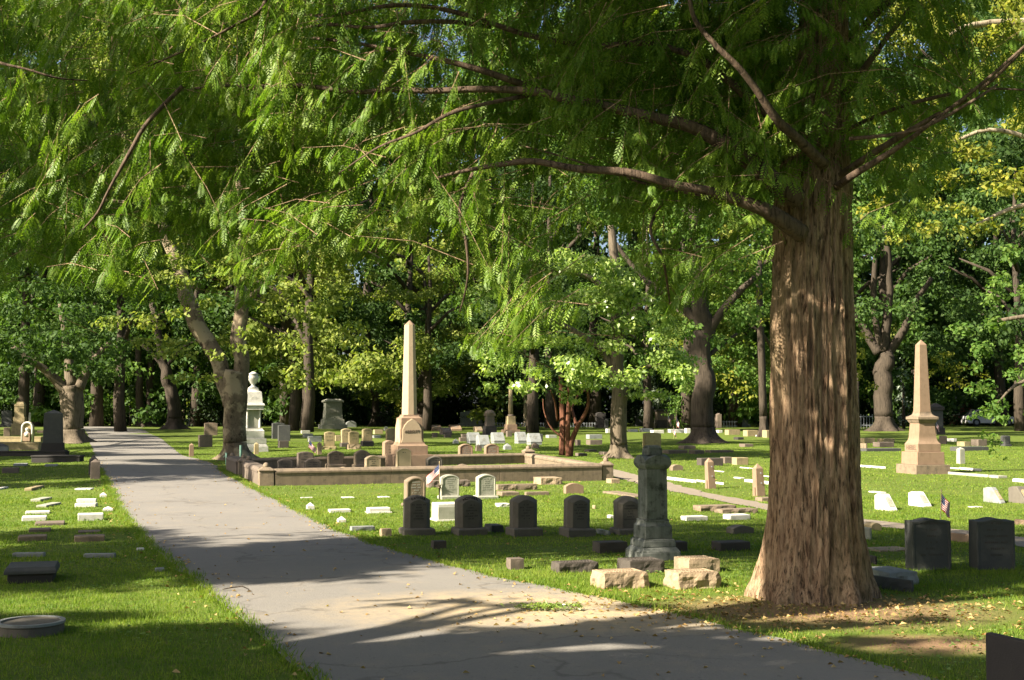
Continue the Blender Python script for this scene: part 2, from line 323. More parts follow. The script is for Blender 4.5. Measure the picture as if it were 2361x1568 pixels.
def roadmat():
    m, nt, out = newmat('asphalt'); v = coords(nt, rand=False)
    big = noisef(nt, v, .55, 5, .6); fine = noisef(nt, v, 60, 3, .7); med = noisef(nt, v, 6, 5, .65)
    col = mixc(nt, big, (.165, .157, .145), (.235, .222, .200)); col = mixc(nt, mathn(nt, 'MULTIPLY', fine, .5), col, (.09, .09, .09))
    # washed-on sand, a real patch of pale dirt near the big tree
    sx = nd(nt, "ShaderNodeSeparateXYZ"); tc = nd(nt, "ShaderNodeTexCoord"); nt.links.new(tc.outputs['Object'], sx.inputs[0])
    dx = mathn(nt, 'MULTIPLY', mathn(nt, 'SUBTRACT', sx.outputs[0], .55), .42); dy = mathn(nt, 'MULTIPLY', mathn(nt, 'SUBTRACT', sx.outputs[1], 10.4), .75)
    rr = mathn(nt, 'ADD', mathn(nt, 'MULTIPLY', dx, dx), mathn(nt, 'MULTIPLY', dy, dy)); k = mathn(nt, 'SUBTRACT', 1.0, rr, True)
    k = mathn(nt, 'MULTIPLY', k, ramp(nt, med, [(.3, (.15, .15, .15)), (.62, (1, 1, 1))]))
    col = mixc(nt, mathn(nt, 'MULTIPLY', k, .95, True), col, (.40, .31, .18))
    sp = ramp(nt, noisef(nt, v, 23, 2, .5), [(.66, (0, 0, 0)), (.72, (1, 1, 1))])
    col = mixc(nt, mathn(nt, 'MULTIPLY', sp, .35), col, (.05, .045, .04))
    vo = nd(nt, "ShaderNodeTexVoronoi", feature='DISTANCE_TO_EDGE'); vo.inputs['Scale'].default_value = .55; wv = mixc(nt, .22, v, noisef(nt, v, 1.4, 4, .6) if False else v)
    wn = nd(nt, "ShaderNodeTexNoise"); wn.inputs['Scale'].default_value = 1.8; wn.inputs['Detail'].default_value = 5; nt.links.new(v, wn.inputs['Vector'])
    va = nd(nt, "ShaderNodeVectorMath", operation='ADD'); vm = nd(nt, "ShaderNodeVectorMath", operation='SCALE'); vm.inputs['Scale'].default_value = .9; nt.links.new(wn.outputs['Color'], vm.inputs[0]); nt.links.new(v, va.inputs[0]); nt.links.new(vm.outputs[0], va.inputs[1]); nt.links.new(va.outputs[0], vo.inputs['Vector'])
    cr = ramp(nt, vo.outputs['Distance'], [(.0, (1, 1, 1)), (.02, (0, 0, 0))]); cr = mathn(nt, 'MULTIPLY', cr, ramp(nt, noisef(nt, v, .8, 3, .5), [(.42, (0, 0, 0)), (.55, (1, 1, 1))]))
    col = mixc(nt, mathn(nt, 'MULTIPLY', cr, .45), col, (.05, .045, .04))
    col = mixc(nt, mathn(nt, 'MULTIPLY', ramp(nt, noisef(nt, v, 2.4, 6, .75), [(.52, (0, 0, 0)), (.7, (1, 1, 1))]), .35), col, (.27, .225, .16))
    princ(nt, out, col, .9, bumpn(nt, mathn(nt, 'ADD', fine, mathn(nt, 'MULTIPLY', med, .6)), .5, .008), .2); return m
def groundmat():
    m, nt, out = newmat('lawn_soil'); v = coords(nt, rand=False); a = noisef(nt, v, .5, 5, .6); b = noisef(nt, v, 9, 5, .7); c = noisef(nt, v, 45, 3, .7)
    g = mixc(nt, a, (.06, .115, .015), (.12, .165, .028)); g = mixc(nt, ramp(nt, b, [(.45, (0, 0, 0)), (.75, (1, 1, 1))]), g, (.17, .165, .045))
    g = mixc(nt, mathn(nt, 'MULTIPLY', c, .4), g, (.03, .055, .008))
    sx = nd(nt, "ShaderNodeSeparateXYZ"); tc = nd(nt, "ShaderNodeTexCoord"); nt.links.new(tc.outputs['Object'], sx.inputs[0])
    def blob(x, y, kx, ky, base=1.0):
        dx = mathn(nt, 'MULTIPLY', mathn(nt, 'SUBTRACT', sx.outputs[0], x), kx); dy = mathn(nt, 'MULTIPLY', mathn(nt, 'SUBTRACT', sx.outputs[1], y), ky)
        r = mathn(nt, 'ADD', mathn(nt, 'MULTIPLY', dx, dx), mathn(nt, 'MULTIPLY', dy, dy)); r = mathn(nt, 'ADD', r, mathn(nt, 'MULTIPLY', b, .9))
        return mathn(nt, 'SUBTRACT', 1.45, r, True)
    k = mathn(nt, 'MAXIMUM', blob(BT.x - .1, BT.y - .75, .62, 1.0), blob(2.85, 8.9, 1.3, 2.2))
    soil = mixc(nt, c, (.13, .075, .045), (.30, .20, .12))
    princ(nt, out, mixc(nt, k, g, soil), .95, bumpn(nt, mathn(nt, 'ADD', b, c), .7, .02), .1); return m
BT = ground(1880, 1392); BT.y += .36; BT.x += .09; BT.z = 0
RM = roadmat()
ROADP = strip('road', RL, RR, 260, 14, .011, RM, None)
PM = stone('worn_path', (.20, .17, .135), (.27, .23, .18), dirty=.3)
PATHP = strip('path', PU, PD, 120, 4, .010, PM, None)
def axis(a, b, near, step, far):
    L = list(np.arange(a, b + 1e-6, step)); x = b; s = step
    R = []
    while x < far: s *= 1.25; x += s; R.append(x)
    x = a; s = step; Q = []
    while x > near: s *= 1.25; x -= s; Q.append(x)
    return np.array(Q[::-1] + L + R)
xs = axis(-14, 14, -600, .4, 600); ys = axis(2, 62, -300, .4, 900)
X, Y = np.meshgrid(xs, ys); Z = Hn(X, Y); nx = len(xs)
mb = MB(); mb.v = list(map(tuple, np.c_[X.ravel(), Y.ravel(), Z.ravel()]))
mb.f = [(j * nx + i, j * nx + i + 1, (j + 1) * nx + i + 1, (j + 1) * nx + i) for j in range(len(ys) - 1) for i in range(nx - 1)]; mb.m = [0] * len(mb.f)
tag(mb.build('ground', groundmat(), sm=True), None, 'ground', kind='structure')

# ---------------------------------------------------------------- grass blades (stuff)
def grassmat():
    m, nt, out = newmat('grass_blades'); g = nd(nt, "ShaderNodeNewGeometry"); v = coords(nt, rand=False); n = noisef(nt, v, .5, 4, .6); n2 = noisef(nt, v, 3.0, 3, .6)
    f = mathn(nt, 'ADD', mathn(nt, 'ADD', mathn(nt, 'MULTIPLY', g.outputs['Random Per Island'], .36), mathn(nt, 'MULTIPLY', ramp(nt, n, [(.3, (0, 0, 0)), (.7, (1, 1, 1))]), .30)), mathn(nt, 'MULTIPLY', ramp(nt, n2, [(.3, (0, 0, 0)), (.72, (1, 1, 1))]), .34), True)
    col = ramp(nt, f, [(.1, (.05, .115, .012)), (.5, (.130, .205, .022)), (.8, (.225, .27, .042)), (1, (.32, .30, .09))])
    p = nd(nt, "ShaderNodeBsdfPrincipled"); nt.links.new(col, p.inputs['Base Color']); p.inputs['Roughness'].default_value = .6; p.inputs['Specular IOR Level'].default_value = .2
    t = nd(nt, "ShaderNodeBsdfTranslucent"); nt.links.new(mixc(nt, 1.0, col, (1.5, 1.6, .6), 'MULTIPLY'), t.inputs[0])
    mx = nd(nt, "ShaderNodeMixShader"); mx.inputs[0].default_value = .35; nt.links.new(p.outputs[0], mx.inputs[1]); nt.links.new(t.outputs[0], mx.inputs[2]); nt.links.new(mx.outputs[0], out.inputs[0]); return m
GM = grassmat()
def blades(n, y0, y1, hmin, hmax, w, lim=.56):
    u = rng.random(n); y = np.sqrt(y0 ** 2 + u * (y1 ** 2 - y0 ** 2)); x = (rng.random(n) * 2 - 1) * (lim * y + .3)
    nz = np.array([noise.noise(Vector((a * .9, b * .9, 3))) for a, b in zip(x, y)]) if n < 700000 else 0
    keep = ~(inpoly(x, y, ROADP) | inpoly(x, y, PATHP))
    d2 = ((x - BT.x + .1) * .62) ** 2 + ((y - BT.y + .75) * 1.0) ** 2; d3 = ((x - 2.85) * 1.3) ** 2 + ((y - 8.9) * 2.2) ** 2
    keep &= (np.minimum(d2, d3) > .8 + .9 * rng.random(n)) | (rng.random(n) < .10)
    keep &= rng.random(n) < (.75 + .6 * nz)
    x, y, nz = x[keep], y[keep], nz[keep]; n = len(x); h = (hmin + (hmax - hmin) * rng.random(n) ** 2) * (1 + .5 * nz); a = rng.random(n) * 2 * PI; l = rng.random(n) * .8; b = rng.random(n) * 2 * PI
    z = Hn(x, y); s = np.c_[np.cos(a), np.sin(a), np.zeros(n)] * (w / 2 * (1 + .6 * rng.random(n)))[:, None]; P = np.c_[x, y, z - .004]
    T = P + np.c_[np.cos(b) * l * h, np.sin(b) * l * h, h]
    return np.stack([P - s, P + s, T], 1)
G = [blades(NG[0], 5.5, 13, .012, .048, .0055), blades(NG[1], 13, 24, .012, .042, .010), blades(NG[2], 24, 60, .012, .04, .024)]
# longer tufts along the road edge
def edge(n):
    t = rng.integers(0, len(ROADP) - 1, n); f = rng.random(n)[:, None]; P = ROADP[t] * (1 - f) + ROADP[t + 1] * f
    x = P[:, 0] + rng.normal(0, .045, n); y = P[:, 1] + rng.normal(0, .045, n); k = (y > 6) & (y < 34); x, y = x[k], y[k]; n = len(x)
    h = .02 + .06 * rng.random(n); a = rng.random(n) * 2 * PI; s = np.c_[np.cos(a), np.sin(a), np.zeros(n)] * .005; P = np.c_[x, y, Hn(x, y)]
    T = P + np.c_[rng.normal(0, .5, n) * h, rng.normal(0, .5, n) * h, h]; return np.stack([P - s, P + s, T], 1)
G.append(edge(60000))
tag(link('grass', np_mesh('grass', np.concatenate(G), 3, GM)), 'short green lawn grass growing between the gravestones', 'grass', kind='stuff')
# fallen leaves and needle litter (stuff)
n = 3800; t = rng.integers(0, len(ROADP) - 1, n); f = rng.random(n)[:, None]; P = ROADP[t] * (1 - f) + ROADP[t + 1] * f
x = P[:, 0] + rng.normal(0, .16, n); y = P[:, 1] + rng.normal(0, .16, n)
x2 = rng.normal(BT.x - .3, 1.3, 1300); y2 = rng.normal(BT.y - .8, .7, 1300); x3 = (rng.random(260) * 2 - 1) * 3.5; y3 = 7.5 + rng.random(260) * 22; x3 = x3 * y3 / 12
x = np.r_[x, x2, x3]; y = np.r_[y, y2, y3]; k = (y > 6) & (y < 40); x, y = x[k], y[k]; n = len(x); a = rng.random(n) * 2 * PI
P = np.c_[x, y, Hn(x, y) + .018]; D = np.c_[np.cos(a), np.sin(a), rng.normal(0, .15, n)]; N = norm(np.c_[rng.normal(0, .35, n), rng.normal(0, .35, n), np.ones(n)])
sz = .02 + .035 * rng.random(n)
LM = leafmat('dry_leaves', [(0, (.16, .09, .04)), (.5, (.34, .22, .09)), (1, (.55, .42, .2))], .15)
tag(link('fallen_leaves', np_mesh('fallen_leaves', leaf_quads(P, D, N, sz, sz * .6, .3), 4, LM)), 'dry brown leaves scattered on the road edges and bare soil', 'leaves', kind='stuff')

# low clover and plantain in the lawn (stuff)
n = 26000; y = 6.3 + 22 * rng.random(n) ** .8; x = (rng.random(n) * 2 - 1) * .52 * y; g = np.array([noise.noise(Vector((a * .8, b * .8, 11))) for a, b in zip(x, y)])
k = (g > .12) & ~(inpoly(x, y, ROADP) | inpoly(x, y, PATHP)); x, y = x[k], y[k]; n = len(x); a = rng.random(n) * 2 * PI
P = np.c_[x, y, Hn(x, y) + .012 + .02 * rng.random(n)]; D = np.c_[np.cos(a), np.sin(a), .3 * rng.random(n)]; N = norm(np.c_[rng.normal(0, .4, n), rng.normal(0, .4, n), np.ones(n)]); sz = .016 + .026 * rng.random(n)
CM = leafmat('clover_leaves', [(0, (.06, .12, .03)), (.6, (.12, .20, .05)), (1, (.24, .32, .12))], .3)
tag(link('clover', np_mesh('clover', leaf_quads(P, D, N, sz, sz * .75, .2), 4, CM)), 'patches of low clover and weeds among the lawn grass', 'clover', kind='stuff')
# ---------------------------------------------------------------- foliage builders
def ell_leaves(cs, dens, L, W, mix=(.55, .45, .6), hollow=2.4, droop=.15, r=None):
    """cs: list of (x,y,z,rx,ry,rz); dens leaves per m2 of shell"""
    out = []
    for (x, y, z, rx, ry, rz) in cs:
        n = int(dens * 4 * PI * ((rx * ry) ** 1.6 / 3 + (rx * rz) ** 1.6 / 3 + (ry * rz) ** 1.6 / 3) ** (1 / 1.6))
        u = norm(rng.normal(size=(n, 3))); rad = rng.random(n) ** (1 / hollow)
        # lumpy surface so outlines stay uneven
        bump = np.array([noise.noise(Vector((a[0] * 2.2 + x, a[1] * 2.2 + y, a[2] * 2.2 + z))) for a in u]) if n < 12000 else 0
        rad = rad * (1 + .45 * bump)
        P = np.array([x, y, z]) + u * rad[:, None] * np.array([rx, ry, rz])
        N = norm(u * mix[0] + np.array([0, 0, 1]) * mix[1] + rng.normal(size=(n, 3)) * mix[2])
        D = norm(np.cross(N, rng.normal(size=(n, 3)))) + np.array([0, 0, -.25])
        s = .7 + .6 * rng.random(n); out.append(leaf_quads(P, D, N, L * s, W * s, droop))
    return np.concatenate(out)
def px_clumps(lst, Y, jit=1.5, depth=1.0):
    out = []
    for c in lst:
        px, py, rx, ry = c[:4]; yo = c[4] if len(c) > 4 else random.uniform(-jit, jit)
        p = at(px, py, Y + yo); k = (Y + yo) / F; out.append((p.x, p.y, p.z, rx * k, (rx + ry) * .5 * k * depth, ry * k))
    return out
def subclumps(cs, k, f=.5):
    """break big ellipsoids into smaller lumps spread through them"""
    out = []
    for (x, y, z, rx, ry, rz) in cs:
        for _ in range(k):
            u = Vector((random.gauss(0, 1), random.gauss(0, 1), random.gauss(0, 1))).normalized() * random.uniform(.45, .95); s = random.uniform(.6, 1.2) * f
            out.append((x + u.x * rx, y + u.y * ry, z + u.z * rz, rx * s, ry * s, rz * s * .8))
    return out
def px_tube(mb, pts, Y, n=10, Y1=None, bulge=0, rough=.15, step=4, lobes=0, lobe=0, mi=0):
    """pts: (px, py, half width px)"""
    P = []; R = []; m = len(pts)
    for i, (a, b, h) in enumerate(pts):
        y = Y if Y1 is None else Y + (Y1 - Y) * i / (m - 1) - bulge * math.sin(PI * i / (m - 1)) ** .6; P.append(at(a, b, y)); R.append(h * y / F)
    Q = []; S = []
    for i in range(m - 1):
        p0, p1, p2, p3 = P[max(i - 1, 0)], P[i], P[i + 1], P[min(i + 2, m - 1)]
        for k in range(step):
            t = k / step; Q.append(.5 * ((2 * p1) + (p2 - p0) * t + (2 * p0 - 5 * p1 + 4 * p2 - p3) * t * t + (3 * p1 - p0 - 3 * p2 + p3) * t ** 3)); S.append(R[i] * (1 - t) + R[i + 1] * t)
    Q.append(P[-1]); S.append(R[-1])
    if rough: Q = [q + Vector((noise.noise(q * 1.1), noise.noise(q * 1.1 + Vector((9, 0, 0))), noise.noise(q * 1.1 + Vector((0, 9, 0))))) * .6 * s * min(1, i / 8) for i, (q, s) in enumerate(zip(Q, S))]
    mb.tube(Q, S, n, seed=random.random() * 50, rough=rough, lobes=lobes, lobe=lobe, mi=mi)
    return Q
def relmesh(me, o):
    """shift mesh built in world coordinates so that the root empty can sit at the base"""
    me.transform(Matrix.Translation(-Vector(o))); return me
def spotclumps(spots, h):
    cs = []
    for s in spots:
        g = ground(s[0], s[1]) if s[1] > 100 else Vector((s[0], s[1], 0)); rx, ry = s[2], s[3]; hh = h * random.uniform(.92, 1.08); c = g + SUN * (hh / SUN.z)
        for _ in range(max(4, int(rx * ry * 3.2 / max(1, rx * ry / 6)))):
            u = math.sqrt(random.random()) * .85; a = random.random() * 2 * PI; c2 = c + SUN * random.uniform(-.8, .8); cs.append((c2.x + rx * u * math.cos(a), c2.y + ry * u * math.sin(a), c2.z, rx * .32, ry * .36, .6))
    return cs
def tree(name, label, base, Y, trunk, limbs, clumps, leaf, bk, L, dens, cat='tree', group=None, flare=True, sub=0, f=.5, hollow=2.4, n=20, mix=(.55, .45, .6), depth=1.0, jit=1.5, hi=None, extra=None):
    root = empty(name, base); tag(root, label, cat, group)
    mb = MB()
    if flare:   # root flare under the first trunk point
        (a, b, h) = trunk[0]; rings = []; c = at(a, b, Y); r = h * Y / F; zb = base[2] - .05; m = 9; nn = 40
        for j in range(m):
            t = j / (m - 1); z = zb + (c.z - zb) * t; k = 1 + 1.1 * (1 - t) ** 2.6; ring = []
            for i in range(nn):
                th = 2 * PI * i / nn; lob = 1 + (.28 * (1 - t) ** 1.5) * math.cos(5 * th + base[0]) + .08 * noise.noise(Vector((math.cos(th) * 3, math.sin(th) * 3, z * 1.5 + base[0])))
                ring.append((c.x + (base[0] - c.x) * (1 - t) + r * k * lob * math.cos(th), Y + r * k * lob * math.sin(th), z))
            rings.append(ring)
        mb.loft(rings)
    px_tube(mb, trunk, Y, n=n, rough=.22)
    link('trunk', relmesh(mb.mesh('trunk', True), base), bk, root)
    for lm in limbs:
        mb = MB(); yo = random.uniform(-1.2, 1.2)
        px_tube(mb, lm, Y, n=8, Y1=Y + yo, rough=.15); link('limb', relmesh(mb.mesh('limb', True), base), bk, root)
    if clumps:
        cs = px_clumps(clumps, Y - .55 * jit, jit, depth)
        if hi:   # the tall part of the crown, mostly above the picture
            hx, hy, hr, hv, hn = hi; hc = []
            for _ in range(hn):
                a_ = random.random() * 2 * PI; q_ = math.sqrt(random.random()); hc.append((hx + hr * q_ * math.cos(a_), hy + hv * q_ * math.sin(a_), hr * .26, hr * .17, random.uniform(.1, 1.5) * hr * Y / F))
            cs = cs + px_clumps(hc, Y, jit, depth)
        if extra: cs = cs + spotclumps(*extra)  # clumps added up the sun ray to shade chosen ground
        if sub: cs = subclumps(cs, sub, f)
        me = np_mesh('crown', ell_leaves(cs, dens, L, L * .62, mix, hollow), 4, leaf)
        link('crown', relmesh(me, base), None, root)
    return root

# ---------------------------------------------------------------- the big redwood in front
RT = empty('redwood_tree', (BT.x, BT.y, 0)); tag(RT, 'huge redwood with fluted red-brown trunk standing on bare soil by the road', 'tree')
YC = BT.y
prof = [(1402, 1716, 2034), (1388, 1728, 2022), (1365, 1742, 2010), (1330, 1756, 2000), (1290, 1764, 1994), (1230, 1772, 1988), (1150, 1779, 1983), (1060, 1783, 1979), (960, 1784, 1975), (860, 1783, 1972), (760, 1783, 1969), (660, 1785, 1966), (560, 1787, 1963),
        (480, 1790, 1961), (430, 1794, 1960), (385, 1804, 1957), (320, 1820, 1954), (220, 1834, 1951), (100, 1845, 1949), (0, 1850, 1947), (-150, 1856, 1944), (-500, 1866, 1935), (-1200, 1880, 1922), (-2400, 1895, 1908), (-3600, 1900, 1904)]
ys_ = [];
for i in range(len(prof) - 1):
    k = max(1, int(abs(prof[i + 1][0] - prof[i][0]) / (5 if prof[i][0] > -160 else 120)))
    for j in range(k):
        t = j / k; ys_.append(tuple(prof[i][q] * (1 - t) + prof[i + 1][q] * t for q in range(3)))
ys_.append(prof[-1]); rings = []; NS = 220
for (py, l, r) in ys_:
    c = at((l + r) / 2, py, YC); rad = (r - l) / 2 * YC / F; z = c.z; ring = []
    fl = max(0.0, min(1.0, (.75 - z) / .75)) ** 1.5
    for i in range(NS):
        th = 2 * PI * i / NS; cx_, sx_ = math.cos(th), math.sin(th)
        k = 1 + .055 * noise.noise(Vector((cx_ * 1.6, sx_ * 1.6, z * .22))) + .05 * noise.noise(Vector((cx_ * 4.2, sx_ * 4.2, z * .30 + 4)))
        k -= .16 * math.exp(-((th - 5.45 + .05 * math.sin(z * 1.3)) / .07) ** 2) * (1 if z > .3 else .5)       # deep groove right of the middle
        k -= .07 * math.exp(-((th - 4.75 - .04 * math.sin(z * 1.1 + 1)) / .09) ** 2) * (1 if z > 3 else .35)
        k += .10 * fl * math.cos(6 * th + .8) + .06 * fl * math.cos(11 * th)
        wz = z + .25 * noise.noise(Vector((cx_ * 3, sx_ * 3, z))); ab = .020 * noise.noise(Vector((cx_ * 9, sx_ * 9, wz * .8))) + .017 * noise.noise(Vector((cx_ * 19, sx_ * 19, wz * 1.5))) + .012 * noise.noise(Vector((cx_ * 38, sx_ * 38, wz * 4)))
        # two long healed scars
        for (t0, z0, dz, w_) in ((4.42, 2.15, .28, .06), (4.55, 1.25, .22, .05), (4.95, 2.6, .2, .05)):
            e = ((th - t0) / w_) ** 2 + ((z - z0) / dz) ** 2; ab += .02 * math.exp(-((e - 1.6) ** 2)) - .03 * math.exp(-e * 2)
        rr = rad * k + ab * 1.35; ring.append((c.x + rr * cx_, YC + rr * sx_, z if z > .02 else -.03))
    rings.append(ring)
mb = MB(); mb.loft(rings); me = mb.mesh('trunk', True); link('trunk', relmesh(me, RT.location), BK['redwood'], RT)
RLIMB = [
 ([(1840, 460, 26), (1790, 425, 24), (1700, 345, 21), (1600, 288, 18), (1500, 264, 16), (1400, 242, 14), (1300, 224, 13), (1240, 211, 12), (1130, 208, 10), (1000, 212, 9), (900, 206, 8), (820, 210, 7), (700, 198, 7), (620, 201, 6), (500, 197, 5), (400, 215, 3)], 10.6, 11.7),
 ([(1240, 208, 9), (1190, 190, 8), (1110, 165, 8), (1000, 136, 7), (930, 120, 6), (860, 105, 6), (760, 92, 5), (640, 84, 3)], 11.0, 11.6),
 ([(1850, 540, 22), (1785, 500, 19), (1730, 474, 15), (1640, 441, 13), (1560, 425, 12), (1450, 396, 12), (1330, 388, 10), (1230, 372, 9), (1150, 381, 7), (1065, 396, 5), (1010, 410, 3)], 10.6, 10.9),
 ([(1900, 380, 15), (1840, 320, 12), (1790, 272, 11), (1740, 200, 10), (1700, 152, 9), (1650, 105, 8), (1600, 45, 7), (1580, -30, 6), (1540, -160, 6)], 10.6, 10.2),
 ([(1880, 340, 14), (1790, 280, 12), (1700, 200, 11), (1620, 140, 10), (1530, 108, 10), (1480, 100, 9), (1380, 105, 9), (1280, 92, 8), (1200, 76, 8), (1120, 50, 7), (1055, 30, 7), (980, 14, 6), (900, 12, 6), (830, 24, 5), (770, 36, 5), (690, 34, 3)], 10.8, 11.5),
 ([(1130, 62, 6), (1055, 52, 6), (950, 50, 6), (850, 62, 5), (760, 57, 5), (670, 70, 3)], 11.1, 11.5),
 ([(1920, 420, 11), (1965, 385, 9), (2050, 330, 8), (2150, 270, 7), (2230, 226, 6), (2300, 172, 5), (2361, 110, 5), (2460, 20, 4)], 11.0, 10.2),
 ([(1930, 430, 10), (1970, 402, 9), (2060, 346, 7), (2140, 288, 6), (2260, 196, 5), (2380, 90, 4)], 10.8, 9.9),
 ([(1930, 310, 6), (2050, 256, 5), (2150, 226, 5), (2250, 206, 4), (2361, 207, 3), (2460, 220, 2)], 11.0, 10.3),
 ([(1920, 260, 12), (1950, 215, 10), (2000, 150, 9), (2050, 82, 8), (2100, 20, 7), (2150, -50, 8)], 11.2, 11.0),
 ([(1920, 150, 12), (1990, 65, 10), (2060, -10, 9), (2120, -80, 8)], 11.4, 11.6),
 ([(1960, 320, 5), (2110, 300, 4), (2230, 240, 4), (2300, 195, 3)], 10.4, 9.8),
 ([(420, 200, 5), (340, 282, 5), (300, 350, 5), (250, 440, 4), (225, 490, 4), (190, 530, 2)], 11.3, 11.2),
 ([(-60, 120, 4), (0, 145, 4), (60, 160, 3), (130, 180, 3), (200, 186, 2)], 11.4, 11.4),
 ([(620, -20, 6), (600, 25, 5), (540, 60, 4), (440, 110, 3), (300, 170, 2)], 11.4, 11.4),
 ([(1700, 470, 4), (1640, 455, 4), (1500, 425, 4), (1420, 400, 4), (1300, 362, 3), (1200, 335, 2)], 11.0, 11.0),
 ([(1240, 215, 6), (1060, 255, 5), (960, 305, 4), (870, 340, 3), (780, 400, 2)], 10.85, 11.0),
 ([(1090, 400, 5), (1060, 480, 4), (1075, 560, 4), (1078, 640, 3), (1060, 720, 2)], 11.0, 10.9),
 ([(1560, 430, 6), (1500, 520, 4), (1530, 600, 4), (1545, 700, 2)], 10.95, 11.0),
]
LP = []
for pts, a, b in RLIMB:
    pts = [(x_, y_, h_ * (.78 if i_ > 2 else .92)) for i_, (x_, y_, h_) in enumerate(pts)]
    mb = MB(); Q = px_tube(mb, pts, a, n=14, Y1=b, rough=.25, step=5, bulge=.42 if pts[0][0] > 1100 and pts[-1][0] < 1700 else .25); link('limb', relmesh(mb.mesh('limb', True), RT.location), BK['limb'], RT)
    LP += [tuple(q) for q in Q]
LP = np.array(LP)
LBx = [-120, 0, 60, 120, 200, 260, 330, 400, 450, 520, 560, 620, 680, 740, 800, 850, 880, 910, 960, 1000, 1045, 1065, 1100, 1160, 1200, 1235, 1280, 1350, 1420, 1480, 1540, 1590, 1620, 1680, 1740, 1800, 1900, 1965, 2000, 2080, 2150, 2200, 2260, 2320, 2460]
LBy = [730, 710, 680, 655, 640, 670, 640, 590, 560, 640, 690, 670, 590, 570, 580, 630, 620, 560, 550, 590, 650, 830, 830, 820, 740, 600, 500, 540, 550, 610, 740, 680, 590, 560, 500, 400, 330, 360, 470, 560, 470, 330, 300, 280, 300]
def fronds(n):
    px = rng.random(n * 4) * 2860 - 330; lb = np.interp(px, LBx, LBy); py = -140 + rng.random(n * 4) * (lb + 140)
    t = (py + 140) / (lb + 140); den = np.where(t > .8, .75, 1.0)
    den = np.where((px > 1985), .28, den); den = np.where((px > 1790) & (px < 1965), .10, den); den = np.where((px > 900) & (px < 1300) & (py < 480), den * .75, den)
    den = np.where((px < 700) & (py > 250), den * 1.25, den)
    g = np.array([noise.noise(Vector((a / 95, b / 75, 1.7))) for a, b in zip(px, py)]); den = np.where(px < -60, den * .6, den); k = rng.random(n * 4) < den * np.clip(.62 + 2.6 * g, .02, 1)
    px, py = px[k][:n], py[k][:n]; n = len(px)
    Yd = np.interp(px, [-100, 400, 1000, 1900, 2400], [12.9, 12.5, 11.8, 11.2, 11.2]) + np.clip(rng.normal(0, .75, n), -1.1, 2.0)
    return px, py, Yd
px, py, Yd = fronds(NFR); n = len(px)
T = np.array([tuple(at(a, b, c)) for a, b, c in zip(px, py, Yd)])     # outer end of each twig
away = T - np.array([BT.x, BT.y, 0]); away[:, 2] = 0; away = norm(away)
ln = .45 + .65 * rng.random(n); d = norm(away * .55 + norm(rng.normal(size=(n, 3))) * .75 + np.array([0, 0, -.50]))
B0 = T - d * ln[:, None]; B0[:, 2] += .06
tw = MB()
for i in range(0, n):
    m = (B0[i] + T[i]) / 2; m[2] += .07 * ln[i]; r = .004
    tw.tube([B0[i], m, T[i]], [r, r * .7, r * .35], 3, cap=False)
link('twigs', relmesh(tw.mesh('twigs'), RT.location), BK['redwood'], RT)
def twigpt(i, t):
    M = (B0[i] + T[i]) / 2; M[:, 2] += .07 * ln[i]; t = t[:, None]; return B0[i] * (1 - t) ** 2 + 2 * M * t * (1 - t) + T[i] * t ** 2
nsh = 15; I = np.repeat(np.arange(n), nsh); t = np.tile(np.linspace(.08, 1, nsh), n); SPt = twigpt(I, t); sgn = np.tile(np.where(np.arange(nsh) % 2, 1, -1), n)
side = norm(np.cross(d, np.array([0, 0, 1.0])))[I] * sgn[:, None]; hang = (.7 + 1.1 * rng.random(n))[I]
SD = norm(side * .8 + d[I] * .6 + np.array([0, 0, -1.0]) * hang[:, None] + rng.normal(0, .18, (len(I), 3))); SL = (.10 + .13 * rng.random(len(I))) * (1.15 - .5 * t)
nl = 16; J = np.repeat(np.arange(len(I)), nl); u = np.tile((np.arange(nl) + .5) / nl, len(I)); P = SPt[J] + SD[J] * (SL[J] * u)[:, None] + np.array([0, 0, -1.0]) * (.25 * SL[J] * u ** 2)[:, None]
fs = norm(np.cross(SD, np.array([0, 0, 1.0]) + rng.normal(0, .35, SD.shape)))[J]; s2 = np.tile(np.where(np.arange(nl) % 2, 1, -1), len(I))[:, None]
D = norm(fs * s2 * 1.0 + SD[J] * .55 + np.array([0, 0, -.35])); N = norm(np.cross(fs, SD[J]) + rng.normal(0, .10, D.shape))
LLn = (.038 + .013 * rng.random(len(J))) * np.sin(.45 + 2.2 * u)
Q = leaf_quads(P, D, N, LLn, LLn * .30 + .0025, .1)
